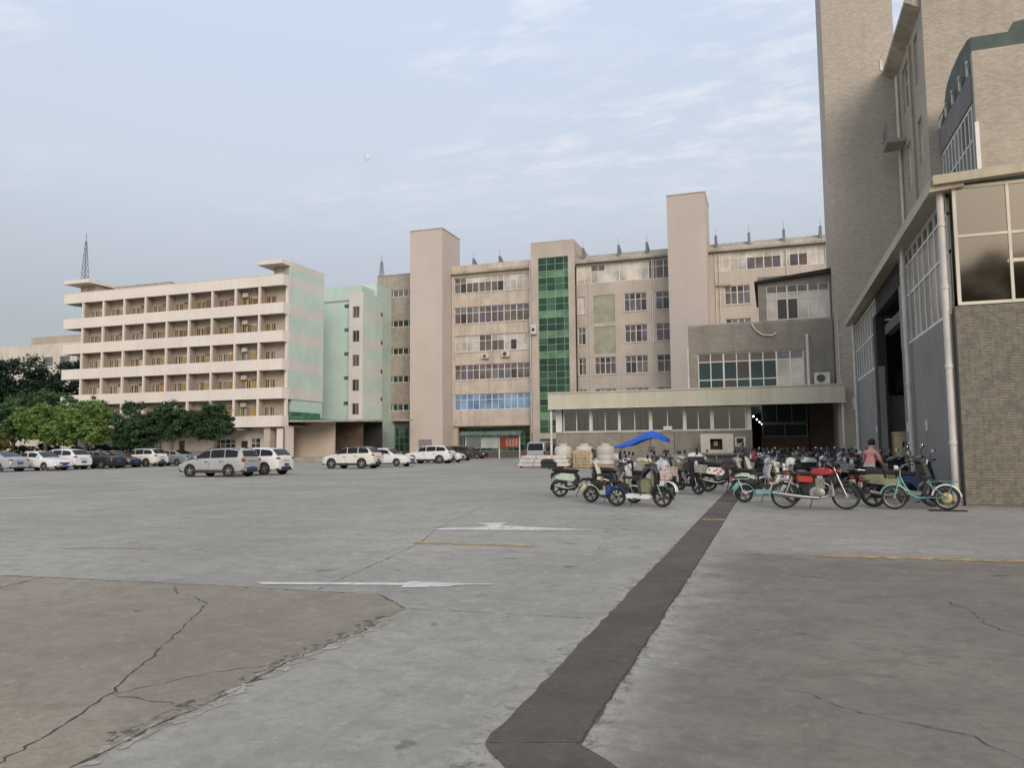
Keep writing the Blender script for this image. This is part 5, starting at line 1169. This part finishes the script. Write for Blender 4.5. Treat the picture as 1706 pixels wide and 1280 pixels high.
put(sc_nav, -4.7, 31.5, -40, 'navy scooter standing at the foot of the blue umbrella')
put(sc_b5, -3.1, 33.0, -35, 'black scooter with tan carton close to the workshop wall')
sc_b6 = scooter('scooter', k_blk, k_blk, k_blk, panel=k_white, flowers=True, top=(k_blk, k_white), shield=k_cream, r=.245)
put(sc_b6, -1.3, 26.0, 4, 'black scooter with white flower printed panel beside the dark trench', lean=3, sc=1.18)
put(sc_b1, -1.62, 28.9, 6, 'black scooter with grey rear box just behind the flower printed scooter')
sc_teal = ebike('scooter', k_teal, k_white, k_teal, k_teal, k_white, r=.215)
put(sc_teal, -.14, 21.3, 4, 'turquoise scooter with white seat partly hidden behind the red motorcycle', lean=3, sc=1.05)
red = motorcycle('motorcycle', k_red, k_redo)
put(red, .93, 19.45, 0, 'old red motorcycle with chrome exhaust and black seat on its stand', 'motorcycle', 4, sc=1.03)
bic = bicycle('electric_bicycle')
put(bic, 3.2, 19.75, 180, 'teal electric bicycle with white mudguard facing left at the wall corner', 'bicycle', -4)
sc_ol = scooter('scooter', k_olive, k_blk, k_blk, panel=k_olive, r=.27)
put(sc_ol, 2.95, 20.6, 16, 'olive and black scooter with pale rack behind the teal bicycle', lean=3, sc=1.12)
put(sc_nav, 3.55, 22.2, 48, 'navy scooter squeezed between the olive scooter and the dark grey wall')
sc_dk = scooter('scooter', k_blk, k_blk, k_blk, basket=m_wick, r=.23)
put(sc_dk, 2.62, 23.95, 55, 'all black scooter with wire basket under the person in pink')
# the crowd in front of the workshop bay
put(sc_dk, -4.55, 23.6, -12, 'all black scooter with wire basket between the left pale scooters')
put(sc_dk, -2.75, 24.6, -28, 'all black scooter with wire basket at the right of the left cluster')
put(sc_dk, -3.85, 28.9, -35, 'all black scooter with wire basket under the right end of the umbrella')
put(sc_ol, 3.3, 26.6, 38, 'olive and black scooter beside the second pipe of the dark grey wall')
put(sc_dk, 3.75, 28.2, 35, 'all black scooter with wire basket at the edge of the dark doorway')
put(sc_b1, -.35, 24.2, 8, 'black scooter with pale green side panel behind the turquoise scooter')
sc_wh = scooter('scooter', k_white, k_white, k_white, r=.22); sc_mar = scooter('scooter', k_maroon, k_maroon, k_blk, top=(k_blk, k_maroon), r=.23); sc_sil = scooter('scooter', k_silver, k_silver, k_blk, top=(k_blk, k_silver), r=.23)
sc_tan = scooter('scooter', k_tan, k_cream, k_tan, basket=m_wick, r=.225); blk_m = motorcycle('motorcycle', k_blk, k_blk)
pro = [(sc_dk, 'all black scooter'), (sc_wh, 'white scooter'), (sc_mar, 'maroon scooter'), (sc_sil, 'silver scooter with rear box'), (sc_tan, 'tan scooter with wire basket'), (blk_m, 'black motorcycle'), (sc_nav, 'navy scooter'), (sc_b5, 'black scooter with tan carton')]
plan = [ # row depth, start x, step, kinds, angle
 ('front row', 26.3, 0.3, .78, [3, 0, 5, 0], 205), ('second row', 29.4, -.1, .74, [0, 5, 0, 1, 0, 6], 215), ('third row', 32.6, -.6, .74, [0, 3, 0, 6, 5, 2], 140),
 ('fourth row', 35.8, -.8, .82, [0, 4, 0, 6, 2, 2], 150), ('fifth row', 39.6, -1.0, .9, [2, 0, 0, 5, 6, 3], 205), ('back row', 44.2, -1.1, 1.0, [0, 7, 0, 2, 0, 6], 60)]
ordn = ['first', 'second', 'third', 'fourth', 'fifth', 'sixth']
for rn, y, x0, st, ks, ang in plan:
    for k, q in enumerate(ks):
        o, lb = pro[q]
        put(o, x0+st*k+random.uniform(-.1, .1), y+random.uniform(-.35, .35), ang+random.uniform(-14, 14), '%s, %s from the left in the crowd%s' % (lb, ordn[k], "'s "+rn), 'motorcycle' if 'motorcycle' in lb else 'scooter', random.uniform(2, 5), 'two-wheelers crowded before the workshop bay')
# ------------------------------------------------------------------ trees
def leaf_mat(n, c, tr=.25):
    m = bpy.data.materials.new(n); m.use_nodes = True; nt = m.node_tree; p = nt.nodes['Principled BSDF']
    g = nt.nodes.new('ShaderNodeNewGeometry')
    v = _noise(nt, g.outputs['Position'], .9, 4); a = _mix(nt, _range(nt, v, .3, .7), tuple(q*.6 for q in c), tuple(q*1.35 for q in c))
    a = _mix(nt, _range(nt, _noise(nt, g.outputs['Position'], 9, 2), .5, .8, 0, .35), a, (c[0]*1.9, c[1]*1.45, c[2]*.9))
    nt.links.new(a, p.inputs['Base Color']); p.inputs['Roughness'].default_value = .55; p.inputs['Specular IOR Level'].default_value = .3
    tl = nt.nodes.new('ShaderNodeBsdfTranslucent'); nt.links.new(a, tl.inputs[0]); mx_ = nt.nodes.new('ShaderNodeMixShader'); mx_.inputs[0].default_value = tr
    o = nt.nodes['Material Output']; nt.links.new(p.outputs[0], mx_.inputs[1]); nt.links.new(tl.outputs[0], mx_.inputs[2]); nt.links.new(mx_.outputs[0], o.inputs[0])
    MATS[n] = m; return m
lf_light = leaf_mat('light_green_leaves', (.15, .235, .062)); lf_mid = leaf_mat('mid_green_leaves', (.07, .14, .048)); lf_dark = leaf_mat('dark_green_leaves', (.046, .092, .04)); lf_deep = leaf_mat('deep_green_leaves', (.012, .032, .018)); lf_yel = leaf_mat('yellow_green_leaves', (.12, .13, .028))
m_bark = mat('tree_bark', (.115, .095, .075), .9, .3, 3, .4)
def tree(name, label, x, y, h0, blobs, lm, leaf=.34, nclump=70, per=55, seed=1, lean=0, group='trees along the dormitory', droop=0, nolimb=False):
    rd = random.Random(seed); t = thing(name, label, 'tree', (x, y, 0), group)
    tb_ = MB(); cx = sum(b[0] for b in blobs)/len(blobs); cz = sum(b[2] for b in blobs)/len(blobs)
    tb_.tube([(x, y, 0), (x+lean*.3, y, h0*.45), (x+lean*.8, y+.1, h0), (x+lean, y, h0+1.0)], [.26, .2, .17, .1], 10)
    for (bx_, by_, bz_, rx, ry, rz) in blobs: tb_.tube([(x+lean*.8, y+.1, h0*.95), ((x+lean+x+bx_)/2, y+by_*.5, (h0+bz_)/2-.2), (x+bx_, y+by_, bz_)], [.13, .09, .04], 7)
    tb_.build('trunk', m_bark, t, 60)
    vs = []; fs = []
    for (bx_, by_, bz_, rx, ry, rz) in blobs:
        for c in range(nclump):
            while True:
                d = Vector((rd.gauss(0, 1), rd.gauss(0, 1), rd.gauss(0, 1)))
                if d.length > .1: break
            d.normalize(); rr = rd.uniform(.45, 1.04)**.6
            cc = Vector((x+bx_+d.x*rx*rr, y+by_+d.y*ry*rr, bz_+d.z*rz*rr)); cr = rd.uniform(.28, .52)*min(rx, rz)*.55
            for l in range(per):
                e = Vector((rd.gauss(0, .5), rd.gauss(0, .5), rd.gauss(0, .33)))*cr; p = cc+e
                n = (d*.5+Vector((rd.uniform(-1, 1), rd.uniform(-1, 1), rd.uniform(-.2, 1.1)))).normalized()
                a = n.cross(Vector((rd.uniform(-1, 1), rd.uniform(-1, 1), rd.uniform(-1, 1)-droop))).normalized(); b = n.cross(a)
                s = leaf*rd.uniform(.55, 1.15); k = len(vs)
                vs += [tuple(p-a*s*.5), tuple(p+b*s*.2), tuple(p+a*s*.5-n*s*.1), tuple(p-b*s*.2)]; fs.append((k, k+1, k+2, k+3))
    me = bpy.data.meshes.new('crown'); me.from_pydata(vs, [], fs); me.materials.append(lm)
    o = bpy.data.objects.new('crown', me); C.objects.link(o); place(o, t); return t
tree('broadleaf_tree', 'light green broad tree with drooping leaves, right end of the bright clump', -68.6, 62, 2.6, [(0, 0, 4.9, 2.6, 2.2, 2.0), (1.7, -.3, 3.9, 1.7, 1.5, 1.7), (-1.8, 0, 4.1, 2.0, 1.8, 1.8)], lf_light, .46, 70, 55, 3, droop=1)
tree('broadleaf_tree', 'light green spreading tree behind the white sport utility car at the left', -73.6, 61.5, 2.4, [(0, 0, 4.6, 2.7, 2.2, 2.0), (-2, .2, 4.8, 2.1, 2, 1.8), (1.7, 0, 3.7, 1.7, 1.6, 1.5)], lf_light, .46, 70, 55, 4, droop=1)
tree('broadleaf_tree', 'mid green broad tree at the left edge above the silver saloon', -79.0, 62, 2.4, [(0, 0, 4.8, 2.7, 2.2, 2.0), (-2.2, .3, 4.4, 2.2, 2, 1.8), (2.1, .2, 4.6, 2.0, 1.8, 1.8)], lf_mid, .46, 70, 55, 5, droop=1)
tree('broadleaf_tree', 'taller mid green tree rising behind the bright clump', -80.5, 67.5, 3.6, [(0, 0, 6.8, 3.2, 2.6, 1.9), (4.2, .4, 6.4, 3, 2.3, 1.8), (-3.5, 0, 6.6, 2.8, 2.4, 1.9), (7.2, .3, 5.6, 2.4, 2, 1.6)], lf_mid, .4, 60, 50, 6)
tree('broadleaf_tree', 'low yellow green tree at the very left edge', -79.5, 58.5, 1.8, [(0, 0, 3.2, 2.2, 1.8, 1.5), (2.3, .2, 2.6, 1.5, 1.4, 1.2)], lf_yel, .36, 50, 45, 7)
tree('mango_tree', 'dark green dense tree left of the three before the dormitory', -62.9, 63, 2.2, [(0, 0, 4.5, 2.3, 2.0, 2.0), (-1.1, .2, 3.3, 1.7, 1.5, 1.4), (1.0, 0, 2.9, 1.6, 1.4, 1.2)], lf_dark, .4, 75, 60, 8)
tree('mango_tree', 'dark green dense tree in the middle of the three before the dormitory', -58.4, 63.2, 2.3, [(0, 0, 4.6, 2.3, 2.0, 1.8), (1.5, .2, 4.1, 1.7, 1.5, 1.5), (-1.4, 0, 4.1, 1.6, 1.5, 1.5)], lf_dark, .4, 75, 60, 9)
tree('mango_tree', 'dark rounded tree with bare leaning trunk, nearest the right of the three', -53.3, 63.4, 2.3, [(0, 0, 4.5, 1.8, 1.7, 1.7), (.9, 0, 3.9, 1.3, 1.2, 1.3), (-.9, .1, 3.7, 1.3, 1.2, 1.3)], lf_dark, .38, 75, 60, 10, lean=.35)
tree('background_tree', 'large deep green tree mass behind the left end of the dormitory', -117, 92, 6, [(0, 0, 12.6, 6, 4, 5), (-8, 0, 12.5, 6, 4, 5.2), (7, 2, 11.2, 6, 4, 5), (-14, 3, 12, 6, 4, 5), (-20, 0, 10, 6, 4, 5), (3, 1, 8, 6, 4, 5), (10.5, 2, 10.8, 4.5, 4, 5), (10, 2, 6.5, 5, 4, 4.5)], lf_deep, .75, 80, 55, 11, group=None)
for k, (x, lb) in enumerate(((-84.5, 'leftmost low dark shrub behind the fence'), (-80.6, 'low dark shrub behind the fence above the silver saloon'), (-76.6, 'low dark shrub behind the fence above the white saloon'), (-72.4, 'low dark shrub behind the fence under the light green trees'), (-68.3, 'low dark shrub behind the fence under the drooping light tree'), (-64.6, 'low dark shrub behind the fence left of the dark trees'))):
    tree('shrub', lb, x, 64.6, .4, [(-.9, 0, 1.2, 1.3, .8, 1.1), (.9, 0, 1.1, 1.3, .8, 1.0)], (lf_deep, lf_dark)[k % 2], .32, 40, 40, 20+k, group='shrubs under the trees')
tree('roadside_tree', 'tall dark tree on the road side behind the viewer', 22, -61, 10, [(0, 0, 15, 6, 5, 5.5), (5, 1, 19, 6, 5, 6), (11, 0, 18, 6, 5, 6)], lf_deep, 1.2, 60, 45, 31, group=None)
# boundary fence behind the left cars
fe = thing('yard_fence', 'dark iron railing fence behind the left row of cars', 'fence', (-65, 60.3, 0))
for k in range(150):
    x = -84+k*.235
    if k % 12 == 0: cube('fence_post', m_hallp, fe, x-.05, x+.05, 60.25, 60.35, 0, 1.5)
    else: cube('fence_bar', m_black, fe, x-.012, x+.012, 60.285, 60.315, .15, 1.4)
cube('fence_rail', m_black, fe, -84, -48.8, 60.27, 60.284, .2, .25); cube('fence_rail', m_black, fe, -84, -48.8, 60.27, 60.284, 1.2, 1.25)
# far building and lattice masts
fb1 = thing('far_building', 'pale low building showing above the dark trees at the far left', 'building', (-150, 130, 0))
facade('wall', 'y', 128, .3, -175, -128, 0, 25.5, [(-170+5*k, -167+5*k, 20.5, 22.5) for k in range(8)], m_gfw, fb1)
for k in range(8): cube('window', g_grey, fb1, -170+5*k, -167+5*k, 128.15, 128.2, 20.5, 22.5)
cube('upper_storey', m_dormin, fb1, -160, -128, 129, 140, 25.502, 27.4); cube('tan_roof', m_gutter, fb1, -141, -127, 127.4, 140, 22.3, 23.0); cube('body', m_dormin, fb1, -175, -128, 128.31, 142, 0, 25.4)
m_mast = mat('grey_mast_steel', (.16, .16, .18), .6)
def mast(label, x, y, z0, h, w, n=16):
    t = thing('lattice_mast', label, 'mast', (x, y, z0), 'lattice masts')
    for sx in (-1, 1):
        for sy in (-1, 1): MB().tube([(x+sx*w, y+sy*w, z0), (x+sx*w*.18, y+sy*w*.18, z0+h)], .035, 5).build('leg', m_mast, t)
    b = MB()
    for k in range(n):
        a, c = k/n, (k+1)/n; wa, wc = w*(1-.82*a), w*(1-.82*c); s = 1 if k % 2 else -1
        for sy in (-1, 1): b.tube([(x-s*wa, y+sy*wa, z0+h*a), (x+s*wc, y+sy*wc, z0+h*c)], .02, 4); b.tube([(x-wc, y+sy*wc, z0+h*c), (x+wc, y+sy*wc, z0+h*c)], .024, 4)
        for sx in (-1, 1): b.tube([(x+sx*wa, y-s*wa, z0+h*a), (x+sx*wc, y+s*wc, z0+h*c)], .02, 4)
    b.build('bracing', m_mast, t); MB().tube([(x, y, z0+h), (x, y, z0+h+1.1)], .04, 5).build('rod', m_mast, t)
mast('thin steel lattice mast standing behind the left roof hut of the dormitory', -87.0, 77.6, 24.07, 5.7, .36, 14)
mast('thin steel lattice mast showing above the mint stair tower', -58.55, 108, 26.5, 5.0, .55)
# daytime moon
mm_ = MB(); vv = []; ff = []
for i in range(1, 12):
    for k in range(24): a, c = PI*i/12, 2*PI*k/24; vv.append((math.sin(a)*math.cos(c), math.sin(a)*math.sin(c), math.cos(a)))
ff = [(i*24+k, i*24+(k+1) % 24, i*24+24+(k+1) % 24, i*24+24+k) for i in range(10) for k in range(24)]+[tuple(range(24)), tuple(range(240, 264))]
mm_.add([(-1851+v[0]*17, 3260+v[1]*17, 1440+v[2]*17) for v in vv], ff)
m_moon = mat('moon_rock', (.34, .34, .34), .9, .3, .06, 0); _nt = m_moon.node_tree; _tr = _nt.nodes.new('ShaderNodeBsdfTransparent'); _ad = _nt.nodes.new('ShaderNodeAddShader')   # pale disc seen through the bright air
_nt.links.new(_nt.nodes['Principled BSDF'].outputs[0], _ad.inputs[0]); _nt.links.new(_tr.outputs[0], _ad.inputs[1]); _tr.inputs[0].default_value = (.6, .6, .6, 1); _nt.links.new(_ad.outputs[0], _nt.nodes['Material Output'].inputs[0])
moon = tag(mm_.build('moon', m_moon, None, 60), 'small pale daytime moon above the yard', 'moon')
# ------------------------------------------------------------------ yard objects
def umbrella(x, y, z):
    t = thing('scooter_umbrella', 'bright blue open umbrella leaning over the parked scooters', 'umbrella', (x, y, 0))
    cl_ = mat('blue_nylon', (.02, .10, .50), .5, .12, 3, .05)
    vs = []; fs = []; N = 18; Mx = 10
    prof = [(-1, 1.50, .05), (-.75, 1.60, .32), (-.4, 1.78, .5), (0, 2.0, .6), (.25, 2.14, .62), (.45, 2.17, .6), (.7, 2.05, .52), (1, 1.83, .28)]
    for i in range(N+1):
        u = -1+2*i/N
        for (a, za, wa), (b_, zb_, wb) in zip(prof, prof[1:]):
            if a <= u <= b_+1e-6: f_ = (u-a)/(b_-a); zc, wc = za+(zb_-za)*f_, wa+(wb-wa)*f_; break
        for k in range(Mx+1):
            v = -1+2*k/Mx
            vs.append((x+u*1.17, y+v*wc, zc-.30*v*v*wc/.6+.018*math.cos(u*11)*abs(v)))
    q = len(vs); vs += [(a, b, c-.02) for a, b, c in vs]
    for i in range(N):
        for k in range(Mx): a = i*(Mx+1)+k; fs += [(a, a+1, a+Mx+2, a+Mx+1), (q+a, q+a+Mx+1, q+a+Mx+2, q+a+1)]
    for i in range(N):
        for k in (0, Mx): a = i*(Mx+1)+k; fs.append((a, a+Mx+1, q+a+Mx+1, q+a))
    for k in range(Mx):
        fs.append((k, k+1, q+k+1, q+k)); a = N*(Mx+1)+k; fs.append((a, a+1, q+a+1, q+a))
    MB().add(vs, fs).build('canopy', cl_, t, 60)
    MB().tube([(x+.40, y, .5), (x+.40, y, 2.15)], .016, 8).build('pole', m_steel, t)
    for s in (-1, 1): MB().tube([(x+.4, y, 1.85), (x-.6, y+s*.3, 1.62)], .009, 5).tube([(x+.4, y, 1.85), (x+1.0, y+s*.3, 1.76)], .009, 5).build('rib', m_steel, t)
umbrella(-5.25, 32.6, 1.80)
# pallet stack, tanks, wrapped bundle
m_wood = mat('raw_pallet_wood', (.50, .37, .22), .8, .2, 4, .2)
pl = thing('pallet', 'raw wooden pallet standing on edge before the white tanks', 'pallet', (-12.55, 52.3, 0))
for k in range(7): z = .06+.165*k; cube('slat', m_wood, pl, -13.15, -11.95, 51.95, 51.98, z, z+.1)
for x in (-13.13, -12.62, -12.06): cube('bearer', m_wood, pl, x, x+.1, 51.982, 52.08, .05, 1.2)
for k in range(4): z = .06+.33*k; cube('rear_slat', m_wood, pl, -13.15, -11.95, 52.082, 52.11, z, z+.1)
cube('board', m_wood, pl, -13.15, -11.95, 51.92, 51.948, 1.02, 1.22)
m_tank = mat('milky_tank_plastic', (.60, .575, .50), .45, .06, 1, .03, dirt=.12)
for k, (x, lb) in enumerate(((-14.1, 'left white plastic tank behind the wrapped bundles'), (-12.55, 'middle white plastic tank behind the standing pallet'), (-11.05, 'right white plastic tank by the tiled workshop wall'))):
    t = thing('plastic_tank', lb, 'tank', (x, 53.0, 0), 'white plastic tanks')
    pr = [(.55, 0), (.62, .04), (.62, .3), (.60, .33), (.62, .36), (.62, .66), (.60, .69), (.62, .72), (.62, 1.15), (.60, 1.22), (.50, 1.30), (.30, 1.33), (.30, 1.40)]
    MB().lathe(pr, (x, 53.0, .2), 'z', 24).build('tank_body', m_tank, t, 35); MB().lathe([(.32, 0), (.32, .08), (.25, .1)], (x, 53.0, 1.602), 'z', 20).build('tank_lid', m_tank, t, 35)
    MB().box(x-.62, x+.62, 52.5, 53.5, .0, .195).build('tank_base', m_wood, t)
m_wrap = mat('white_plastic_wrap', (.62, .60, .56), .35, .1, 2, .15, dirt=.1); m_wrap2 = mat('pinkish_white_wrap', (.62, .55, .50), .4, .1, 2, .15, dirt=.1)
for k in range(3):
    z = .12+.26*k; x0, x1 = -17.1+.12*k, -13.4-.1*k
    t = thing('wrapped_bundle', ('bottom', 'middle', 'top')[k]+' white wrapped bundle of long boards in the stack beside the van', 'bundle', (x0, 52, z), 'wrapped bundles')
    MB().slab([(x0, z), (x0-.05, z+.11), (x0+.06, z+.24), (x1-.04, z+.25), (x1+.05, z+.1), (x1, z)], .42, .94, .85, 52.1).build('wrap', m_wrap if k % 2 else m_wrap2, t, 50)
    for x in (x0+1.1, x1-1.0): MB().box(x, x+.04, 51.672, 51.677, z, z+.23).build('strap', m_black, t)
MB_ = tag(MB().box(-17.1, -17.0, 51.75, 52.45, .012, .115).box(-15.3, -15.2, 51.75, 52.45, .012, .115).box(-13.7, -13.6, 51.75, 52.45, .012, .115).build('timber_bearer', m_wood), 'timber bearers under the wrapped board bundles', 'timber')
# machine on a bench
mc = thing('machine_cabinet', 'white machine cabinet with dark square opening on a bench by the workshop', 'machine', (-3.4, 53, 0))
m_mach = mat('cream_machine_paint', (.62, .58, .49), .45, .06, 2, .03, dirt=.08)
facade('casing', 'y', 52.2, .9, -4.45, -2.35, .98, 2.25, [(-3.85, -3.05, 1.2, 1.92)], m_mach, mc)
cube('opening_back', mat('dark_rust', (.06, .035, .028), .8), mc, -3.85, -3.05, 52.7, 52.72, 1.2, 1.92)
cube('dial_plate', m_white, mc, -3.62, -3.4, 52.6, 52.69, 1.48, 1.75); cube('dial', m_black, mc, -3.56, -3.46, 52.57, 52.599, 1.56, 1.67)
cube('door_edge', m_mach, mc, -2.95, -2.9, 52.15, 52.197, 1.0, 2.22)
bn = thing('work_bench', 'dark steel bench under the white machine cabinet', 'bench', (-3.5, 52.6, 0))
cube('bench_top', m_hallp, bn, -5.0, -1.9, 52.1, 53.3, .85, .97)
for x in (-4.9, -3.5, -2.1):
    for y in (52.15, 53.15): cube('leg', m_hallp, bn, x, x+.1, y, y+.1, 0, .848)
cube('skirt', m_hallp, bn, -4.8, -2.0, 52.5, 52.55, .2, .845)
ct = thing('control_panel', 'small beige control panel with dark screen on a stand beside the machine', 'control panel', (-2.0, 52.6, 0))
cube('panel_box', m_mach, ct, -2.25, -1.6, 52.3, 52.7, 1.4, 2.02); cube('screen', m_black, ct, -2.15, -1.72, 52.27, 52.298, 1.62, 1.94); cube('stand', m_steel, ct, -2.0, -1.85, 52.4, 52.55, 0, 1.398); cube('keypad', m_steel, ct, -2.15, -1.72, 52.28, 52.298, 1.46, 1.56)
# notice board
nbd = thing('notice_board', 'glazed notice board with green roof and red poster before the factory', 'notice board', (-33, 92, 0))
for x in (-37.6, -33.0, -30.25): cube('post', m_white, nbd, x, x+.12, 92, 92.12, 0, 2.9)
cube('case', mat('pale_green_board', (.40, .46, .41), .4), nbd, -37.5, -33.1, 91.98, 92.1, 1.35, 2.75); rp_ = cube('red_poster', mat('red_poster_print', (.25, .055, .035), .6), nbd, -32.85, -30.3, 91.98, 92.1, 1.35, 2.75)
for k in range(4): cube('poster_print', mat('pale_poster_print', (.42, .22, .17), .6), rp_, -32.0+.42*k, -31.7+.42*k, 91.96, 91.978, 1.55, 2.55)
cube('glass', g_grey, nbd, -37.4, -35.4, 91.95, 91.975, 1.45, 2.65)
MB().prism([(-38.3, 91.4, 2.95), (-38.3, 92.1, 3.5), (-38.3, 92.9, 2.95), (-38.3, 92.1, 3.25)], (0, 0, 0), (8.4, 0, 0)).build('roof', mat('weathered_green_roof', (.105, .14, .11), .7, .3, 2, .1), nbd)
# yellow bucket
bk_ = thing('plastic_drum', 'yellow plastic drum standing in the dark hall doorway', 'drum', (5.2, 37.2, 0))
m_yb = mat('yellow_bucket_plastic', (.56, .47, .28), .45, .06, 2, .02)
MB().lathe([(.40, 0), (.47, .03), (.5, 1.32), (.52, 1.34), (.52, 1.42)], (5.15, 35.9, .52), 'z', 24).build('drum_body', m_yb, bk_, 40)
MB().lathe([(.53, 0), (.53, .05), (.48, .07)], (5.15, 35.9, 1.942), 'z', 24).build('drum_lid', m_yb, bk_, 40); MB().box(4.75, 5.55, 35.5, 36.3, .03, .515).build('drum_stand', m_steel, bk_)
cube('mark', m_black, bk_, 5.18, 5.25, 35.385, 35.40, 1.35, 1.6); cube('mark', m_black, bk_, 5.32, 5.39, 35.385, 35.42, 1.38, 1.63)
# red bundled coat and helmet
m_coat = mat('red_coat_cloth', (.24, .055, .07), .8, .2, 4, .2)
cs = MB(); vv = []; 
for i in range(1, 9):
    for k in range(14): a, c = PI*i/9, 2*PI*k/14; rr = 1+.16*math.sin(3*c+i)+.1*math.cos(5*c); vv.append((-.62+.13*rr*math.sin(a)*math.cos(c)+.05*math.cos(2*a), 27.6+.13*rr*math.sin(a)*math.sin(c), 1.12+.17*math.cos(a)+.05*math.sin(4*c+i)))
cs.add(vv, [(i*14+k, i*14+(k+1) % 14, i*14+14+(k+1) % 14, i*14+14+k) for i in range(7) for k in range(14)]+[tuple(range(14)), tuple(range(98, 112))])
tag(cs.build('bundled_coat', m_coat, None, 60), 'crumpled red coat hung on a scooter handlebar beside the flower printed scooter', 'coat')
for k, (x, y, z, m, lb) in enumerate(((-5.1, 26.2, 1.12, k_silver, 'pale blue grey helmet on the quilted scooter of the left cluster'), (.9, 31.8, 1.12, k_olive, 'olive helmet in the middle of the crowded parking'), (.55, 25.35, .98, k_white, 'white helmet on the leftmost scooter of the front row'))):
    t = thing('helmet', lb, 'helmet', (x, y, z), 'helmets left on scooters'); vv = []
    for i in range(0, 7):
        for k2 in range(16): a, c = PI*.62*i/6+.05, 2*PI*k2/16; vv.append((x+.14*math.sin(a)*math.cos(c)*1.15, y+.13*math.sin(a)*math.sin(c), z+.15*math.cos(a)))
    MB().add(vv, [(i*16+q, i*16+(q+1) % 16, i*16+16+(q+1) % 16, i*16+16+q) for i in range(6) for q in range(16)]+[tuple(range(16)), tuple(range(96, 112))]).build('shell', m, t, 50)
    MB().box(x+.1, x+.175, y-.09, y+.09, z-.03, z+.05).build('visor', m_black, t)

# ------------------------------------------------------------------ person sitting among the scooters
def person(x, y, rz):
    root = thing('person', 'person in pink top seen from behind, sitting among the parked scooters', 'person', (x, y, 0))
    J = {'pel': (0, 0, .80), 'ch': (0, .05, 1.05), 'nk0': (0, .10, 1.30), 'nk': (0, .13, 1.40), 'hd': (0, .17, 1.50), 'hd2': (0, .19, 1.60),
         'sl': (-.18, .09, 1.27), 'el': (-.25, .18, 1.02), 'hl': (-.2, .42, .95), 'sr': (.18, .09, 1.27), 'er': (.26, .16, 1.02), 'hr': (.22, .38, .88),
         'kl': (-.16, .42, .76), 'al': (-.17, .40, .36), 'fl': (-.17, .55, .30), 'kr': (.16, .42, .76), 'ar': (.17, .40, .36), 'fr': (.17, .55, .30), 'tl': (-.1, .02, .79), 'tr': (.1, .02, .79)}
    rad = {'pel': .155, 'ch': .15, 'nk0': .12, 'nk': .055, 'hd': .085, 'hd2': .08, 'sl': .07, 'el': .048, 'hl': .032, 'sr': .07, 'er': .048, 'hr': .032, 'kl': .075, 'al': .048, 'fl': .045, 'kr': .075, 'ar': .048, 'fr': .045, 'tl': .1, 'tr': .1}
    E_ = [('pel', 'ch'), ('ch', 'nk0'), ('nk0', 'nk'), ('nk', 'hd'), ('hd', 'hd2'), ('nk0', 'sl'), ('sl', 'el'), ('el', 'hl'), ('nk0', 'sr'), ('sr', 'er'), ('er', 'hr'), ('pel', 'tl'), ('tl', 'kl'), ('kl', 'al'), ('al', 'fl'), ('pel', 'tr'), ('tr', 'kr'), ('kr', 'ar'), ('ar', 'fr')]
    ks = list(J); me = bpy.data.meshes.new('body'); me.from_pydata([J[k] for k in ks], [(ks.index(a), ks.index(b)) for a, b in E_], [])
    o = bpy.data.objects.new('body', me); C.objects.link(o)
    md = o.modifiers.new('skin', 'SKIN'); sv = me.skin_vertices[0].data
    for i, k in enumerate(ks): sv[i].radius = (rad[k], rad[k]*(.72 if k in ('ch', 'nk0', 'pel') else 1)); sv[i].use_root = k == 'pel'
    o.modifiers.new('sub', 'SUBSURF').render_levels = 2; o.modifiers['sub'].levels = 2
    bpy.context.view_layer.update()
    me2 = bpy.data.meshes.new_from_object(o.evaluated_get(bpy.context.evaluated_depsgraph_get())); o.modifiers.clear(); o.data = me2
    ms = [mat('person_skin', (.42, .25, .17), .6, .05, 5, 0), mat('pink_cotton', (.56, .27, .24), .85, .08, 6, .1), mat('dark_trousers', (.035, .035, .045), .85, .1, 6, .1), mat('white_hem_cloth', (.6, .56, .52), .85)]
    me2.materials.clear()
    for m in ms: me2.materials.append(m)
    for p in me2.polygons:
        c = p.center; p.use_smooth = True
        p.material_index = 2 if c.z < .86 and not (abs(c.x) > .19 and c.y > .3 and c.z > .84) else (0 if c.z > 1.36 or (abs(c.x) > .2 and c.z < 1.12 and c.y > .1) else (3 if c.z < .93 and abs(c.x) < .2 else 1))
    M = Matrix.Translation((x, y, 0)) @ Matrix.Rotation(rz, 4, 'Z'); place(o, root, M)
    vv = []
    for i in range(0, 9):
        for k in range(20):
            a, c = .02+PI*.72*i/8, 2*PI*k/20; f = 1+.03*math.sin(7*c+i*2)
            v = Vector((.098*f*math.sin(a)*math.cos(c), .108*f*math.sin(a)*math.sin(c)-.012, .115*math.cos(a)))
            if v.y > .05 and v.z < .03: v.y = .05
            vv.append((v.x, v.y+.175, v.z+1.565))
    h = MB().add(vv, [(i*20+q, i*20+(q+1) % 20, i*20+20+(q+1) % 20, i*20+20+q) for i in range(8) for q in range(20)]+[tuple(range(20)), tuple(range(160, 180))]).build('hair', mat('black_hair', (.012, .011, .011), .6, .2, 20, .3), root, 70, M)
person(2.62, 23.85, R(-35))
